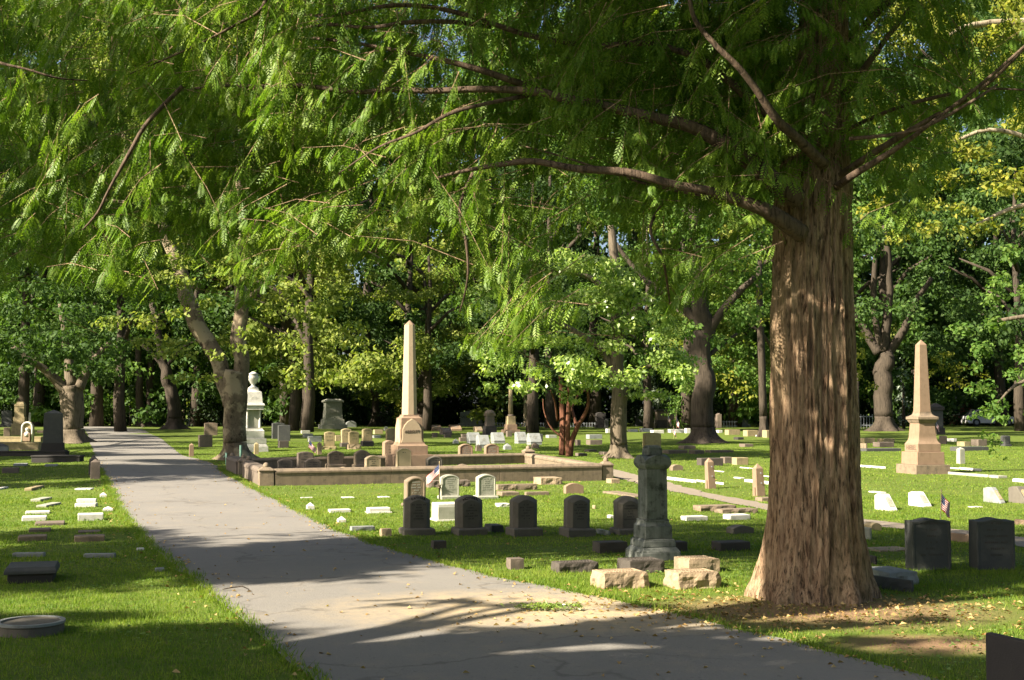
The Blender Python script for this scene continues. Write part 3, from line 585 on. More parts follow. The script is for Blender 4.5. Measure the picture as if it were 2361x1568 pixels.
# the crown above and around the frame, coarser sprays
up = []
for k in range(75):    # sprays just above the picture that keep the upper trunk and the limbs in shade
    P_ = at(random.uniform(1430, 2420), random.uniform(-60, 470), 11.2); c_ = P_ + SUN * ((random.uniform(6.0, 7.6) - P_.z) / SUN.z); up.append((c_.x, c_.y, c_.z, .6, .6, .28))
for k in range(14):  # more sprays added above the frame to shade the left limbs
    P_ = at(random.uniform(850, 1430), random.uniform(-60, 260), 11.2); c_ = P_ + SUN * ((random.uniform(6.0, 7.6) - P_.z) / SUN.z); up.append((c_.x, c_.y, c_.z, .5, .4, .22))
for (a_, b_, r_) in ((1860, 560, .3), (1930, 610, .3), (1820, 700, .16), (1880, 770, .2), (1860, 880, .26), (1900, 960, .2), (1800, 960, .1), (1850, 1040, .15), (1930, 1080, .17), (1800, 1130, .12), (1870, 1150, .15), (1940, 1210, .12), (1790, 1220, .13), (1850, 1270, .1), (1770, 1320, .13), (1900, 1310, .12), (1840, 1370, .1), (1960, 1340, .12), (1780, 1390, .1)):  # leaf balls added in the sun path to dapple the trunk
    P_ = at(a_, b_, YC - .3); c_ = P_ + SUN * ((5.9 - P_.z) / SUN.z); r_ *= .85; up.append((c_.x, c_.y, c_.z, r_, r_, r_)); up.append((c_.x + r_, c_.y, c_.z + .1, r_ * .6, r_ * .6, r_ * .4))
for k in range(380):
    z = 5.2 + 11.5 * random.random() ** 1.1; R = 4.9 * (1 - (z - 4.5) / 14.5); a = random.random() * 2 * PI; q = R * math.sqrt(random.random()) if random.random() < .5 else R * random.uniform(.75, 1.05)
    x, y = BT.x + q * math.cos(a), BT.y + q * math.sin(a)
    if z < 1.6 + .345 * max(y, 1) and abs(x) < .44 * y: continue
    if x - BT.x < -3.6 and z < 6.5: continue
    hx_, hy_ = math.sin(AZ), math.cos(AZ); al = (BT.x - x) * hx_ + (BT.y - y) * hy_; pe = abs((BT.x - x) * hy_ - (BT.y - y) * hx_); zl = z - al * math.tan(EL)
    if al > 0 and pe < 1.0 and .0 < zl < 3.4 and random.random() < .85: continue      # gaps that let the sun reach the trunk
    up.append((x, y, z, .55, .55, .28))
Q2 = ell_leaves(up, 110, .17, .07, (.3, .6, .6), 1.6)
link('foliage', relmesh(np_mesh('foliage', np.concatenate([Q, Q2]), 4, LF['redwood']), RT.location), None, RT)

# ---------------------------------------------------------------- trees standing in the picture
def B(px, py): g = ground(px, py); return g
b = B(546, 1060)
tree('plane_tree', 'mottled plane tree with a trunk forking in two beside the stone plot wall', b, b.y,
  [(541, 1020, 27), (538, 960, 26), (537, 900, 26), (541, 855, 22)],
  [[(533, 935, 20), (522, 895, 21), (508, 850, 19), (482, 800, 19), (455, 745, 20), (428, 680, 18), (408, 610, 15), (385, 540, 15), (362, 490, 14), (335, 430, 13), (305, 385, 11), (292, 320, 10), (270, 220, 8)],
   [(544, 940, 20), (551, 890, 19), (557, 840, 17), (552, 780, 18), (556, 700, 15), (553, 620, 13), (556, 520, 11), (550, 400, 9), (540, 250, 7)],
   [(362, 490, 8), (330, 480, 7), (300, 470, 6), (240, 460, 5)], [(380, 400, 5), (330, 390, 8), (260, 340, 6), (200, 345, 5)],
   [(556, 700, 6), (640, 640, 5), (690, 660, 5), (720, 700, 3)], [(410, 610, 6), (450, 540, 6), (520, 470, 5)]],
  [(500, 420, 120, 60), (410, 500, 80, 50), (560, 500, 110, 60), (480, 580, 90, 50), (610, 600, 90, 50), (630, 690, 80, 40), (700, 745, 90, 36), (540, 650, 60, 36), (330, 745, 80, 36), (410, 800, 90, 32), (250, 430, 90, 70),
   (180, 580, 110, 70), (690, 835, 70, 62, -3), (750, 690, 90, 50), (640, 900, 50, 34), (430, 870, 60, 22, -2), (800, 770, 80, 45), (380, 660, 60, 40), (300, 290, 130, 80), (150, 230, 140, 90), (480, 250, 130, 80), (700, 380, 120, 80),
   (240, 120, 150, 80), (600, 140, 150, 80), (420, 60, 150, 70), (20, 350, 120, 120), (590, 800, 50, 26, -2), (760, 880, 50, 34), (395, 640, 60, 36, -3), (440, 705, 60, 30, -3), (345, 520, 60, 46, -3), (560, 620, 60, 32, -3), (545, 755, 56, 24, -3), (470, 820, 50, 20, -3), (320, 420, 70, 50, -3)], LF['plane'], BK['plane'], .16, 42, sub=3, f=.55, jit=2.5, hi=(380, -120, 420, 330, 34), extra=([(1330, 1035, 2.5, 4), (1480, 1032, 3, 5), (1610, 1040, 3, 5), (1720, 1045, 3, 4), (1560, 1018, 3, 6)], 13))
b = B(1427, 1056)
tree('oak_tree', 'sunlit oak with pale green crown and straight trunk behind the stone plot', b, b.y,
  [(1427, 1025, 20), (1425, 980, 19), (1423, 900, 18), (1421, 820, 17), (1424, 740, 15), (1424, 640, 12), (1412, 560, 10), (1405, 520, 7)],
  [[(1421, 860, 9), (1380, 800, 8), (1320, 760, 6), (1250, 730, 4)], [(1423, 760, 9), (1480, 700, 7), (1550, 660, 4)], [(1422, 700, 8), (1360, 640, 6), (1260, 620, 4)], [(1422, 880, 7), (1480, 850, 5), (1560, 830, 3)]],
  [(1240, 615, 110, 40), (1340, 597, 100, 36), (1150, 655, 80, 46), (1400, 660, 110, 50), (1290, 690, 120, 46), (1220, 735, 100, 40), (1380, 760, 130, 60), (1480, 780, 90, 55), (1250, 800, 110, 46), (1130, 850, 60, 46),
   (1180, 895, 60, 22), (1330, 850, 90, 46), (1425, 850, 80, 46), (1530, 835, 80, 46), (1345, 905, 80, 30), (1440, 700, 90, 50), (1570, 880, 60, 34), (1110, 790, 50, 36), (1230, 870, 40, 24), (1490, 900, 60, 24)], LF['oak'], BK['oak'], .14, 75, sub=4, f=.5, jit=1.8)
b = B(1297, 1052)
rt = tree('cedar_tree', 'small red-barked cedar splitting into curved stems behind the stone plot wall', b, b.y,
  [(1296, 1050, 7.2), (1297, 980, 6.5), (1294, 900, 5.8), (1291, 860, 4.3)],
  [[(1310, 1050, 7.2), (1309, 980, 5.8), (1312, 900, 5.0), (1315, 850, 3.6)], [(1312, 1052, 9.4), (1318, 1020, 7.2), (1332, 985, 5.0), (1350, 950, 4.3), (1356, 925, 3.6), (1354, 890, 2.9)], [(1330, 985, 4.3), (1322, 955, 3.6), (1320, 935, 2.9), (1340, 905, 2.2), (1372, 895, 1.4)],
   [(1292, 1005, 2.9), (1270, 985, 2.2), (1255, 950, 1.4), (1252, 920, 1.4)], [(1285, 970, 2.9), (1280, 930, 2.2), (1270, 900, 1.4)]],
  [(1270, 890, 50, 28), (1240, 860, 50, 26), (1300, 840, 70, 40), (1345, 865, 50, 30), (1300, 885, 40, 20), (1255, 915, 26, 16), (1345, 880, 26, 18), (1190, 830, 40, 22)], LF['dark'], BK['red'], .10, 24, flare=False, sub=3, f=.5, jit=.8)
b = B(1622, 1021)
tree('black_oak_tree', 'massive dark oak with wide roots right of the picture centre', b, b.y,
  [(1622, 985, 27), (1621, 930, 25), (1622, 870, 24), (1624, 800, 24), (1622, 740, 22), (1615, 650, 17), (1600, 520, 13), (1590, 380, 10)],
  [[(1622, 760, 14), (1560, 690, 10), (1480, 640, 7), (1420, 560, 4)], [(1624, 780, 12), (1680, 700, 9), (1740, 640, 6)], [(1622, 830, 5), (1660, 800, 5), (1700, 770, 3)]],
  [(1480, 480, 120, 60), (1600, 560, 110, 60), (1700, 620, 90, 60), (1560, 650, 100, 50), (1650, 450, 120, 70), (1700, 750, 80, 50), (1560, 740, 70, 40), (1400, 380, 130, 60), (1300, 470, 120, 50), (1520, 330, 150, 80), (1690, 300, 120, 80), (1740, 500, 80, 70), (1560, 800, 50, 30)],
  LF['mid'], BK['dark'], .22, 22, sub=4, f=.5, jit=3, hi=(1560, 80, 420, 380, 46), extra=([(2160, 1022, 3, 4), (2300, 1020, 3, 5)], 18))
b = B(2040, 994)
tree('forked_oak_tree', 'dark oak forking high, behind the right-hand obelisk', b, b.y,
  [(2038, 960, 21), (2036, 900, 20), (2038, 850, 20), (2037, 815, 15)],
  [[(2026, 815, 12), (2000, 770, 10), (1978, 735, 8), (1965, 690, 6)], [(2036, 810, 14), (2045, 740, 10), (2050, 640, 8), (2040, 520, 6)], [(2046, 815, 12), (2085, 760, 9), (2110, 700, 7), (2150, 640, 5)], [(2030, 800, 8), (2015, 700, 7), (2020, 560, 5)]],
  [(2000, 680, 80, 60), (2090, 620, 100, 60), (2030, 520, 100, 60), (2160, 700, 80, 50), (1990, 580, 60, 60), (2180, 560, 90, 60), (2120, 720, 70, 30), (2080, 430, 110, 60)], LF['dark'], BK['dark'], .28, 14, sub=4, f=.5, jit=4, hi=(2050, 250, 330, 330, 36))
b = B(166, 1021)
tree('gnarled_tree', 'gnarled broad tree with furrowed trunk left of the road behind black monument', b, b.y,
  [(166, 990, 27), (167, 950, 26), (166, 915, 26), (165, 888, 22)],
  [[(150, 900, 15), (125, 872, 11), (100, 850, 9), (75, 835, 7), (30, 800, 5)], [(165, 890, 14), (160, 840, 11), (150, 780, 8), (140, 700, 6)], [(182, 895, 14), (198, 860, 10), (212, 830, 7), (260, 780, 5)]],
  [(100, 800, 110, 46), (220, 800, 90, 40), (160, 760, 130, 50), (30, 850, 70, 40), (0, 760, 110, 60), (280, 830, 60, 30), (60, 700, 140, 60), (240, 700, 110, 60), (30, 900, 34, 30), (200, 850, 50, 20), (110, 835, 60, 28, -4), (205, 838, 50, 26, -4), (55, 815, 50, 30, -4), (150, 790, 90, 40, -4)], LF['dark'], BK['oak'], .20, 26, sub=4, f=.5, jit=2.5, hi=(120, 350, 380, 330, 44), extra=([(640, 1005, 3.5, 6), (760, 1008, 3.5, 6), (900, 1005, 3, 6), (1050, 1010, 3.5, 5), (1180, 1000, 3, 6)], 14))
for (px_, py_, tr, lb) in (
  (330, 984, [(324, 962, 10), (322, 930, 9), (320, 870, 8), (315, 780, 7), (312, 640, 6)], 'left trunk of two dark trees standing together beyond the bend of the road'),
  (350, 983, [(345, 962, 9), (344, 930, 8), (346, 870, 8), (350, 780, 7), (352, 640, 6)], 'right trunk of two dark trees standing together beyond the bend of the road'),
  (402, 990, [(402, 965, 17), (400, 930, 15), (392, 890, 14), (380, 850, 12), (370, 800, 9), (350, 700, 7)], 'dark leaning tree on the bank just right of the far road'),
  (866, 972, [(866, 955, 9), (865, 925, 8), (864, 905, 9), (860, 870, 8), (850, 800, 6), (845, 700, 5)], 'dark spreading tree behind the white urn and grey stones, left of the tall obelisk'),
  (1692, 984, [(1692, 965, 6), (1693, 920, 5), (1692, 870, 5), (1694, 800, 4), (1690, 700, 4)], 'thin straight tree by the white fence right of the massive dark oak'),
  (1215, 984, [(1214, 970, 6), (1213, 930, 5), (1212, 880, 5), (1210, 800, 5)], 'slim tree with a sunlit trunk right of the round column')):
    b = B(px_, py_); b.y = min(b.y, 112); k = b.y
    x0, y0 = tr[-1][:2]; cl = [(x0 + random.uniform(-80, 80), y0 + random.uniform(-90, 120), random.uniform(50, 90), random.uniform(30, 50)) for _ in range(8)]
    g = at(px_, py_, k); b = Vector((g.x, k, 0))
    tree('dark_tree', lb, b, k, tr, [[(tr[3][0], tr[3][1], 5), (tr[3][0] + sgn_ * 45, tr[3][1] - 50, 4), (tr[3][0] + sgn_ * 95, tr[3][1] - 70, 2)] for sgn_ in (-1, 1)], cl, LF['dark'] if px_ != 1692 else LF['mid'], BK['dark'] if px_ != 1215 else BK['grey'], .30, 5, sub=3, f=.5, jit=4)
# right-hand foliage
b = Vector((17.5, 30, 0))
tree('maple_tree', 'bright green broadleaf tree with drooping sprays at the right edge', b, 30,
  [(2700, 1000, 24), (2690, 800, 20), (2670, 500, 16)], [[(2690, 900, 10), (2500, 860, 7), (2360, 880, 4), (2300, 930, 2)], [(2690, 760, 10), (2480, 720, 7), (2300, 740, 4)]],
  [(2330, 700, 70, 60), (2270, 780, 70, 50), (2340, 830, 60, 60), (2390, 900, 70, 60), (2250, 880, 60, 40), (2310, 950, 60, 40), (2350, 600, 60, 60), (2400, 1000, 60, 40, -1), (2275, 1010, 26, 20, -1), (2292, 1040, 16, 14, -1), (2310, 1062, 16, 7, -1), (2265, 960, 40, 26), (2420, 760, 60, 90)],
  LF['mid'], BK['oak'], .115, 110, sub=4, f=.45, jit=1.5)
b = Vector((18, 38, 0))
tree('yellowing_plane_tree', 'yellowing plane tree with pale limbs reaching in at the upper right', b, 38,
  [(2560, 940, 26), (2560, 600, 22), (2540, 200, 18)], [[(2560, 100, 12), (2440, 45, 11), (2361, 50, 10), (2290, 54, 9), (2235, 60, 7), (2190, 80, 4)], [(2550, 400, 8), (2400, 330, 6), (2280, 300, 5), (2180, 330, 4), (2100, 300, 3)], [(2550, 500, 8), (2380, 470, 6), (2250, 520, 4)]],
  [(2300, 120, 100, 60), (2200, 200, 90, 50), (2330, 260, 90, 60), (2100, 260, 80, 50), (2220, 330, 90, 50), (2060, 380, 70, 50), (2160, 430, 80, 50), (2320, 400, 80, 60), (2240, 500, 80, 50), (2380, 520, 80, 60), (2120, 540, 60, 40), (2020, 230, 60, 50), (2360, 30, 90, 60), (2170, 90, 80, 50), (2020, 460, 50, 40), (2060, 60, 60, 60), (1990, 330, 50, 40)],
  LF['gold'], BK['grey'], .17, 40, sub=4, f=.5, jit=2.5, hi=(2350, -80, 380, 260, 24))
b = Vector(((1760 - CX) / F * 70, 70, 0))
tree('yellow_green_tree', 'yellow-green leafy tree glimpsed just left of the redwood trunk', b, 70, [(1760, 960, 9), (1755, 800, 8), (1750, 600, 6)], [],
  [(1760, 700, 50, 60), (1740, 600, 60, 60), (1770, 500, 60, 60), (1700, 560, 50, 40), (1700, 440, 60, 50), (1660, 860, 46, 34, 12), (1700, 900, 40, 26, 12), (1760, 400, 50, 50)], LF['gold'], BK['dark'], .22, 9, sub=4, f=.5, jit=2)
b = Vector(((1960 - CX) / F * 80, 80, 0))
tree('low_bright_tree', 'low yellow-green tree between the redwood and the forked dark oak', b, 80, [(1975, 960, 6), (1975, 860, 5)], [],
  [(1985, 830, 30, 30), (1990, 880, 34, 26), (2150, 850, 46, 24, 12), (2190, 880, 46, 26, 12), (2180, 820, 40, 20, 12), (1990, 790, 26, 30), (2240, 850, 40, 30, 10)], LF['gold'], BK['dark'], .22, 12, sub=4, f=.5, jit=2)
# pale spruces and dark yews low in the background
def bush(name, label, px_, py_, w_, h_, leaf, Y, L=.22, dens=10, cone=False, group=None, cat='shrub'):
    g = at(px_, py_, Y); root = empty(name, (g.x, Y, 0)); tag(root, label, cat, group); k = Y / F; hh = h_ * k; ww = w_ * k / 2; cs = []
    for i in range(26):
        t = random.random(); z = hh * (.08 + .9 * t); r = ww * ((1 - t) ** .8 if cone else math.sqrt(max(.05, 1 - (2 * t - .75) ** 2 / 1.6))); a = random.random() * 2 * PI; q = r * random.uniform(.2, .8)
        s = ww * random.uniform(.28, .42) * (1 - .5 * t if cone else 1); cs.append((q * math.cos(a), q * math.sin(a), z, s, s, s * .7))
    link('foliage', np_mesh('foliage', ell_leaves(cs, dens, L, L * .5), 4, leaf), None, root)
    mb = MB(); mb.tube([(0, 0, -.1), (0, 0, hh * .6)], [ww * .12, ww * .06], 8); mb.build('stem', BK['dark'], root, sm=True)
    return root
bush('blue_spruce', 'pale blue spruce behind the paired trunks beyond the road', 300, 975, 46, 100, LF['spruce'], 112, cone=True, cat='tree')
bush('blue_spruce', 'pale blue spruce between the oak trunk and the massive dark oak', 1500, 978, 90, 140, LF['spruce'], 105, cone=True, cat='tree')
bush('blue_spruce', 'pale blue spruce left of the right-hand obelisk', 2084, 985, 70, 175, LF['spruce'], 100, cone=True, cat='tree')
bush('round_shrub', 'round bright green shrub left of the massive dark oak trunk', 1560, 982, 66, 78, LF['mid'], 96, dens=16)
bush('small_pine', 'small yellow-green pine left of the tall obelisk', 868 + 60, 975, 60, 70, LF['gold'], 108)
for i, (x_, w_, h_) in enumerate([(905, 90, 95), (985, 120, 110), (1065, 100, 100), (760, 120, 90), (690, 110, 100), (620, 100, 90), (470, 120, 90), (260, 100, 70), (60, 120, 80), (1130, 80, 90), (1340, 110, 80), (1640, 60, 60), (1775, 110, 90), (2160, 90, 70), (1250, 110, 80), (-60, 120, 90)]):
    bush('yew_bush', 'black-green yew bush massed along the shady back edge', x_, 984, w_, h_, LF['yew'], 112 + (i % 3) * 3, L=.28, dens=8, group='dark yew bushes at the back of the cemetery')
# ---------------------------------------------------------------- wooded backdrop: every tree its own object
def bg_variant(k, h=20.0, L=.31, n=20, low=.18):
    root = empty('woodland_tree', (0, 0, 0)); cs = []
    for i in range(n):
        t = random.random(); z = h * (low + (.96 - low) * t); r = h * .24 * math.sqrt(max(.08, 1 - ((t - .4) / .62) ** 2)); a = random.random() * 2 * PI; q = r * random.uniform(.45, 1.0); s = h * random.uniform(.065, .11)
        cs.append((q * math.cos(a), q * math.sin(a), z, s * 1.25, s * 1.25, s * .75))
    cs = subclumps(cs, 3, .55)
    link('crown', np_mesh('crown', ell_leaves(cs, 14, L, L * .62), 4, LF['mid']), None, root)
    mb = MB(); mb.tube([(0, 0, -.2), (.1, 0, h * .1), (0, .1, h * .3), (.3, 0, h * .6), (0, 0, h * .85)], [h * .022, h * .017, h * .015, h * .009, h * .003], 10, rough=.3)
    for j in range(6):
        a = j * 1.1 + k; z = h * (.25 + .08 * j); mb.tube([(0, 0, z), (math.cos(a) * h * .1, math.sin(a) * h * .1, z + h * .09), (math.cos(a) * h * .2, math.sin(a) * h * .2, z + h * .13)], [h * .009, h * .006, h * .002], 6)
    mb.build('trunk', BK['dark'], root, sm=True)
    return root
VARS = [bg_variant(i) for i in range(5)] + [bg_variant(5, n=34, low=.03), bg_variant(6, n=34, low=.05)]; first = set()
def place_bg(v, x, y, s, rz, leaf, lb, grp):
    src = VARS[v]
    if v in first: o = copy_tree(src)
    else: o = src; first.add(v)
    o.location = (x, y, 0); o.scale = (s, s, s * random.uniform(.95, 1.15)); o.rotation_euler = (0, 0, rz)
    for ch in o.children:
        if ch.name.startswith('crown'): ch.material_slots[0].link = 'OBJECT'; ch.material_slots[0].material = leaf
    tag(o, lb, 'tree', grp)
tones = [LF['dark'], LF['mid'], LF['plane'], LF['dark'], LF['mid'], LF['deep'], LF['plane']]
i = 0
for (y0, sp, s0, lb, grp) in ((88, 8.5, .92, 'leafy tree in the front row of the woods behind the graves', 'front row of woodland trees'), (112, 8.5, 1.4, 'tall leafy tree in the middle row of the woods', 'middle row of woodland trees'), (142, 10, 2.15, 'towering tree in the rear row of the woods', 'rear row of woodland trees'), (166, 10, 2.5, 'hazy towering tree in the hindmost row of the woods', 'hindmost row of woodland trees')):
    x = -.42 * y0 - 4
    while x < .42 * y0 + 6:
        xx = x + random.uniform(-2, 2); yy = y0 + random.uniform(-5, 5); pxx = CX + F * xx / yy
        if not (y0 == 88 and (2000 < pxx < 2110 or 560 < pxx < 640)):
            place_bg(i % 5 if y0 == 88 else 5 + i % 2, xx, yy, s0 * random.uniform(.85, 1.15), random.random() * 6.28, (tones if y0 == 88 else [LF['dark'], LF['mid'], LF['deep'], LF['plane'], LF['dark'], LF['mid'], LF['deep']])[(i * 3 + int(y0)) % 7], lb, grp)
        i += 1; x += sp
for (x, y, s, lf) in ((-30, 62, .8, 1), (-13.5, 86, 1.0, 2), (30, 66, .9, 5), (13, 96, 1.1, 2), (-8, 99, 1.0, 0), (3, 101, 1.15, 5), (-16, 101, 1.1, 2), (24, 96, 1.2, 1)):
    place_bg(i % 5, x, y, s, random.random() * 6, tones[lf], 'leafy tree standing forward of the woods among the far graves', 'trees among the far graves'); i += 1

# low leafy understory closing the view below the crowns, each bush its own object
UND = []
for k in range(3):
    cs = [(random.uniform(-2.2, 2.2), random.uniform(-1.2, 1.2), random.uniform(.3, 3.2), 1.1, 1.0, .8) for _ in range(16)]
    r = empty('understory_shrub', (0, 0, 0)); link('foliage', np_mesh('foliage', ell_leaves(cs, 9, .32, .19), 4, LF['dark']), None, r); m_ = MB(); m_.tube([(0, 0, -.1), (0, 0, 2)], [.12, .05], 6); m_.build('stem', BK['dark'], r); UND.append(r)
for k in range(46):
    row = k % 2; Yb = (118, 128)[row] + random.uniform(-2, 2); x = (-.43 + .87 * (k // 2 + .5 * row) / 22) * Yb; o = UND[k] if k < 3 else copy_tree(UND[k % 3])
    o.location = (x, Yb, 0); o.scale = (1.15, 1.15, random.uniform(1.2, 2.4)); o.rotation_euler = (0, 0, random.random() * 6)
    for ch in o.children:
        if ch.name.startswith('foliage'): ch.material_slots[0].link = 'OBJECT'; ch.material_slots[0].material = random.choice([LF['deep'], LF['yew'], LF['yew'], LF['dark']])
    tag(o, 'leafy undergrowth bush filling the dark foot of the woods', 'shrub', 'undergrowth bushes along the foot of the woods')
# ---------------------------------------------------------------- trees beyond the left edge and behind, which shade the road and lawn
def shade_tree(name, label, spots, h, trunk=True, L=.22, dens=62):
    """spots: (photo x, photo y, half width m, half depth m) of ground kept in shade"""
    cs = []
    for s in spots:
        g = ground(s[0], s[1]) if s[1] > 100 else Vector((s[0], s[1], 0)); rx, ry = s[2], s[3]; hh = h * random.uniform(.92, 1.08); t = hh / SUN.z
        c = g + SUN * t; k = max(4, int(rx * ry * 3.2))
        for _ in range(k):
            u = math.sqrt(random.random()) * .85; a = random.random() * 2 * PI
            c2 = c + SUN * random.uniform(-.8, .8); cs.append((c2.x + rx * u * math.cos(a), c2.y + ry * u * math.sin(a), c2.z, min(.9, rx * .5), min(.9, ry * .6), min(.4, ry * .4)))
    mx = sum(c[0] for c in cs) / len(cs); my = sum(c[1] for c in cs) / len(cs)
    root = empty(name, (mx, my, 0)); tag(root, label, 'tree')
    me = np_mesh('crown', ell_leaves(cs, dens, L, L * .6, (.2, .7, .5), 1.8), 4, LF['mid']); link('crown', relmesh(me, (mx, my, 0)), None, root)
    mb = MB(); mb.tube([(0, 0, -.2), (0, 0, .8), (.1, .1, h * .5), (0, 0, h * .9)], [.5, .34, .25, .12], 14, rough=.2)
    for c in cs[::max(1, len(cs) // 14)]: mb.tube([(0, 0, h * .55), ((c[0] - mx) * .5, (c[1] - my) * .5, h * .8), (c[0] - mx, c[1] - my, c[2])], [.13, .08, .03], 6)
    mb.build('trunk', BK['oak'], root, sm=True); return root
for nm, lb, sp, h in SHADE: shade_tree(nm, lb, sp, h)

# trees all round the photographer that close off the sky
for i, (x, y, s_) in enumerate([(-3, -14, .75), (8, -12, .7), (16, -5, .7), (15, 4, .6), (20, 14, .7), (-14, -17, .75), (3, -24, .9), (22, -16, .9), (-26, -12, .7), (-32, 4, .7), (-30, 17, .6), (-9, -30, .9), (27, 24, .8), (-35, 30, .9), (-30, 43, 1.0), (-41, 68, 1.2), (-46, 82, 1.3), (-21, 24, .75), (18, -28, .9)]):
    place_bg(i % 5, x, y, s_, i * 1.7, tones[i % 7], 'leafy lawn tree standing outside the picture around the road', 'trees around the road outside the picture')
# ---------------------------------------------------------------- gravestones
YAW = math.radians(18)
def fit(x0, x1, yt, yb, yaw, d=None, h=None, square=False):
    """real size and place of a block whose outline spans x0..x1, yt..yb in the photo"""
    g = ground((x0 + x1) / 2, yb); X, Y = g.x, g.y; w = (x1 - x0) * Y / F; hh = h or (yb - yt) * Y / F; dd = d or w
    if square: dd = w
    if d is None and not square: dd = .3
    c, s = math.cos(yaw), math.sin(yaw)
    for _ in range(14):
        z0 = H(X, Y); pts = [proj(X + a * w / 2 * c - b * dd / 2 * s, Y + a * w / 2 * s + b * dd / 2 * c, z) for a in (-1, 1) for b in (-1, 1) for z in (z0, z0 + hh)]
        xs_ = [p[0] for p in pts]; ys_ = [p[1] for p in pts]; k = Y / F
        wt = ((x1 - x0) - (max(xs_) - min(xs_))) * k; w = max(.03, w + wt * .8); X += ((x0 + x1) / 2 - (max(xs_) + min(xs_)) / 2) * k
        Y *= 1 + .8 * ((max(ys_) - HOR) / (yb - HOR) - 1)
        e = (min(ys_) - yt) * k
        if h is None: hh = max(.02, hh + e * .9)
        elif d is None and not square: dd = min(max(.08, dd + e * .6 / max(.03, (EYE - hh) / Y)), 2.2)
        if square: dd = w
    return X, Y, w, dd, hh
GROUPS = {'headstone': 'upright headstones', 'grave_marker': 'low block grave markers', 'grave_slab': 'grave slabs lying in the lawn', 'slant_marker': 'slanted grave markers', 'marker_post': 'small plot marker posts'}
CATS = {'headstone': 'headstone', 'grave_marker': 'grave marker', 'grave_slab': 'grave slab', 'slant_marker': 'grave marker', 'marker_post': 'marker post'}
def root_at(name, x, y, yaw, label, group=None, cat=None):
    o = empty(name, (x, y, H(x, y) - .015), yaw); tag(o, label, cat or CATS.get(name, name.replace('_', ' ')), group if group is not None else GROUPS.get(name)); return o
def arch_profile(w, h, rise, kind='arch', n=14):
    P = [(-w / 2, 0), (w / 2, 0)]
    if kind == 'arch':
        for i in range(n + 1):
            t = i / n; x = w / 2 - w * t; P.append((x, h - rise + rise * (1 - (2 * t - 1) ** 2) if 0 < t < 1 else h - rise))
    elif kind == 'serp':
        for i in range(n + 1):
            t = i / n; x = w / 2 - w * t; P.append((x, h - rise + rise * max(0, .5 - .5 * math.cos(2 * PI * (t - .12) / .76)) if .12 < t < .88 else h - rise))
    elif kind == 'round':
        r = w / 2
        for i in range(n + 1):
            a = PI * i / n; P.append((r * math.cos(a), h - r + r * math.sin(a)))
    else: P += [(w / 2, h), (-w / 2, h)]
    return P
def tablet_mesh(w, d, h, rise, kind='arch', ch=.015, panel=.0):
    P = arch_profile(w, h, rise, kind); mb = MB(); z0 = 0
    def ins(i): return [(x * (1 - 2 * i / w), min(z, 1e9) if z < 1e-6 else h / 2 + (z - h / 2) * (1 - 2 * i / h)) for x, z in P]
    rings = [[(x, d / 2, z) for x, z in P], [(x, -d / 2 + ch, z) for x, z in P], [(x, -d / 2, z) for x, z in ins(ch)]]
    if panel:
        a = ins(ch + panel); a2 = [(x, max(z, panel * .8)) for x, z in a]; rings.append([(x, -d / 2, z) for x, z in a2]); rings.append([(x * .99, -d / 2 + .008, z) for x, z in a2])
    mb.loft(rings); return mb
def marks(w, h, z1, rows, y, mb=None, lw=.8, hh=.02):
    """worn, unreadable lines of carving"""
    mb = mb or MB()
    for r in range(rows):
        z = z1 - r * (z1 - h) / max(1, rows); wid = w * lw * random.choice((.45, .7, .9, .35)); x = -wid / 2
        while x < wid / 2:
            l = hh * random.uniform(.35, .8); 
            if random.random() > .14: mb.box(x, x + l, y - .002, y + .004, z, z + hh * random.uniform(.75, 1))
            x += l + hh * .32
    return mb
_tc = {}
def text_mesh(s, size, ext=.004, font_scale=1.0):
    cu = bpy.data.curves.new("t", 'FONT'); cu.body = s; cu.size = size; cu.extrude = ext; cu.align_x = 'CENTER'; cu.align_y = 'CENTER'; cu.space_character = 1.08
    o = bpy.data.objects.new("t", cu); C.objects.link(o); dg = bpy.context.evaluated_depsgraph_get(); me = bpy.data.meshes.new_from_object(o.evaluated_get(dg)); bpy.data.objects.remove(o); bpy.data.curves.remove(cu)
    me.name = 'inscription'; return me
def add_text(s, size, parent, loc, mat, rot=(PI / 2, 0, 0), ext=.004, bold=.0, sx=1.0):
    me = text_mesh(s, size, ext); me.materials.clear(); o = link('inscription', me, mat, parent, loc, rot); o.scale = (sx, 1, 1); return o
def rock_mesh(w, d, h, amp, seed, top=True, n=None):
    """block with a smooth top and rock-faced sides"""
    n = n or max(3, min(16, int(w / .035))); m = max(3, min(8, int(h / .03))); q = max(2, min(10, int(d / .04))); per = []
    for i in range(n): per.append((-w / 2 + w * i / n, -d / 2, 0, -1))
    for i in range(q): per.append((w / 2, -d / 2 + d * i / q, 1, 0))
    for i in range(n): per.append((w / 2 - w * i / n, d / 2, 0, 1))
    for i in range(q): per.append((-w / 2, d / 2 - d * i / q, -1, 0))
    mb = MB(); rings = []
    for j in range(m + 1):
        t = j / m; z = h * t; k = amp * math.sin(PI * min(.93, .25 + .75 * t)) ** .6 if t < 1 else 0
        rings.append([(x + nx * k * (.35 + 1.3 * noise.noise(Vector((x * 9, y * 9, z * 11 + seed)))) + amp * .3 * noise.noise(Vector((x * 23, y * 23, z * 23 + seed))) * (t < 1),
                       y + ny * k * (.35 + 1.3 * noise.noise(Vector((x * 9, y * 9, z * 11 + seed)))) + amp * .3 * noise.noise(Vector((y * 23, x * 23, z * 23 + seed))) * (t < 1), z) for x, y, nx, ny in per])
    mb.loft(rings); return mb
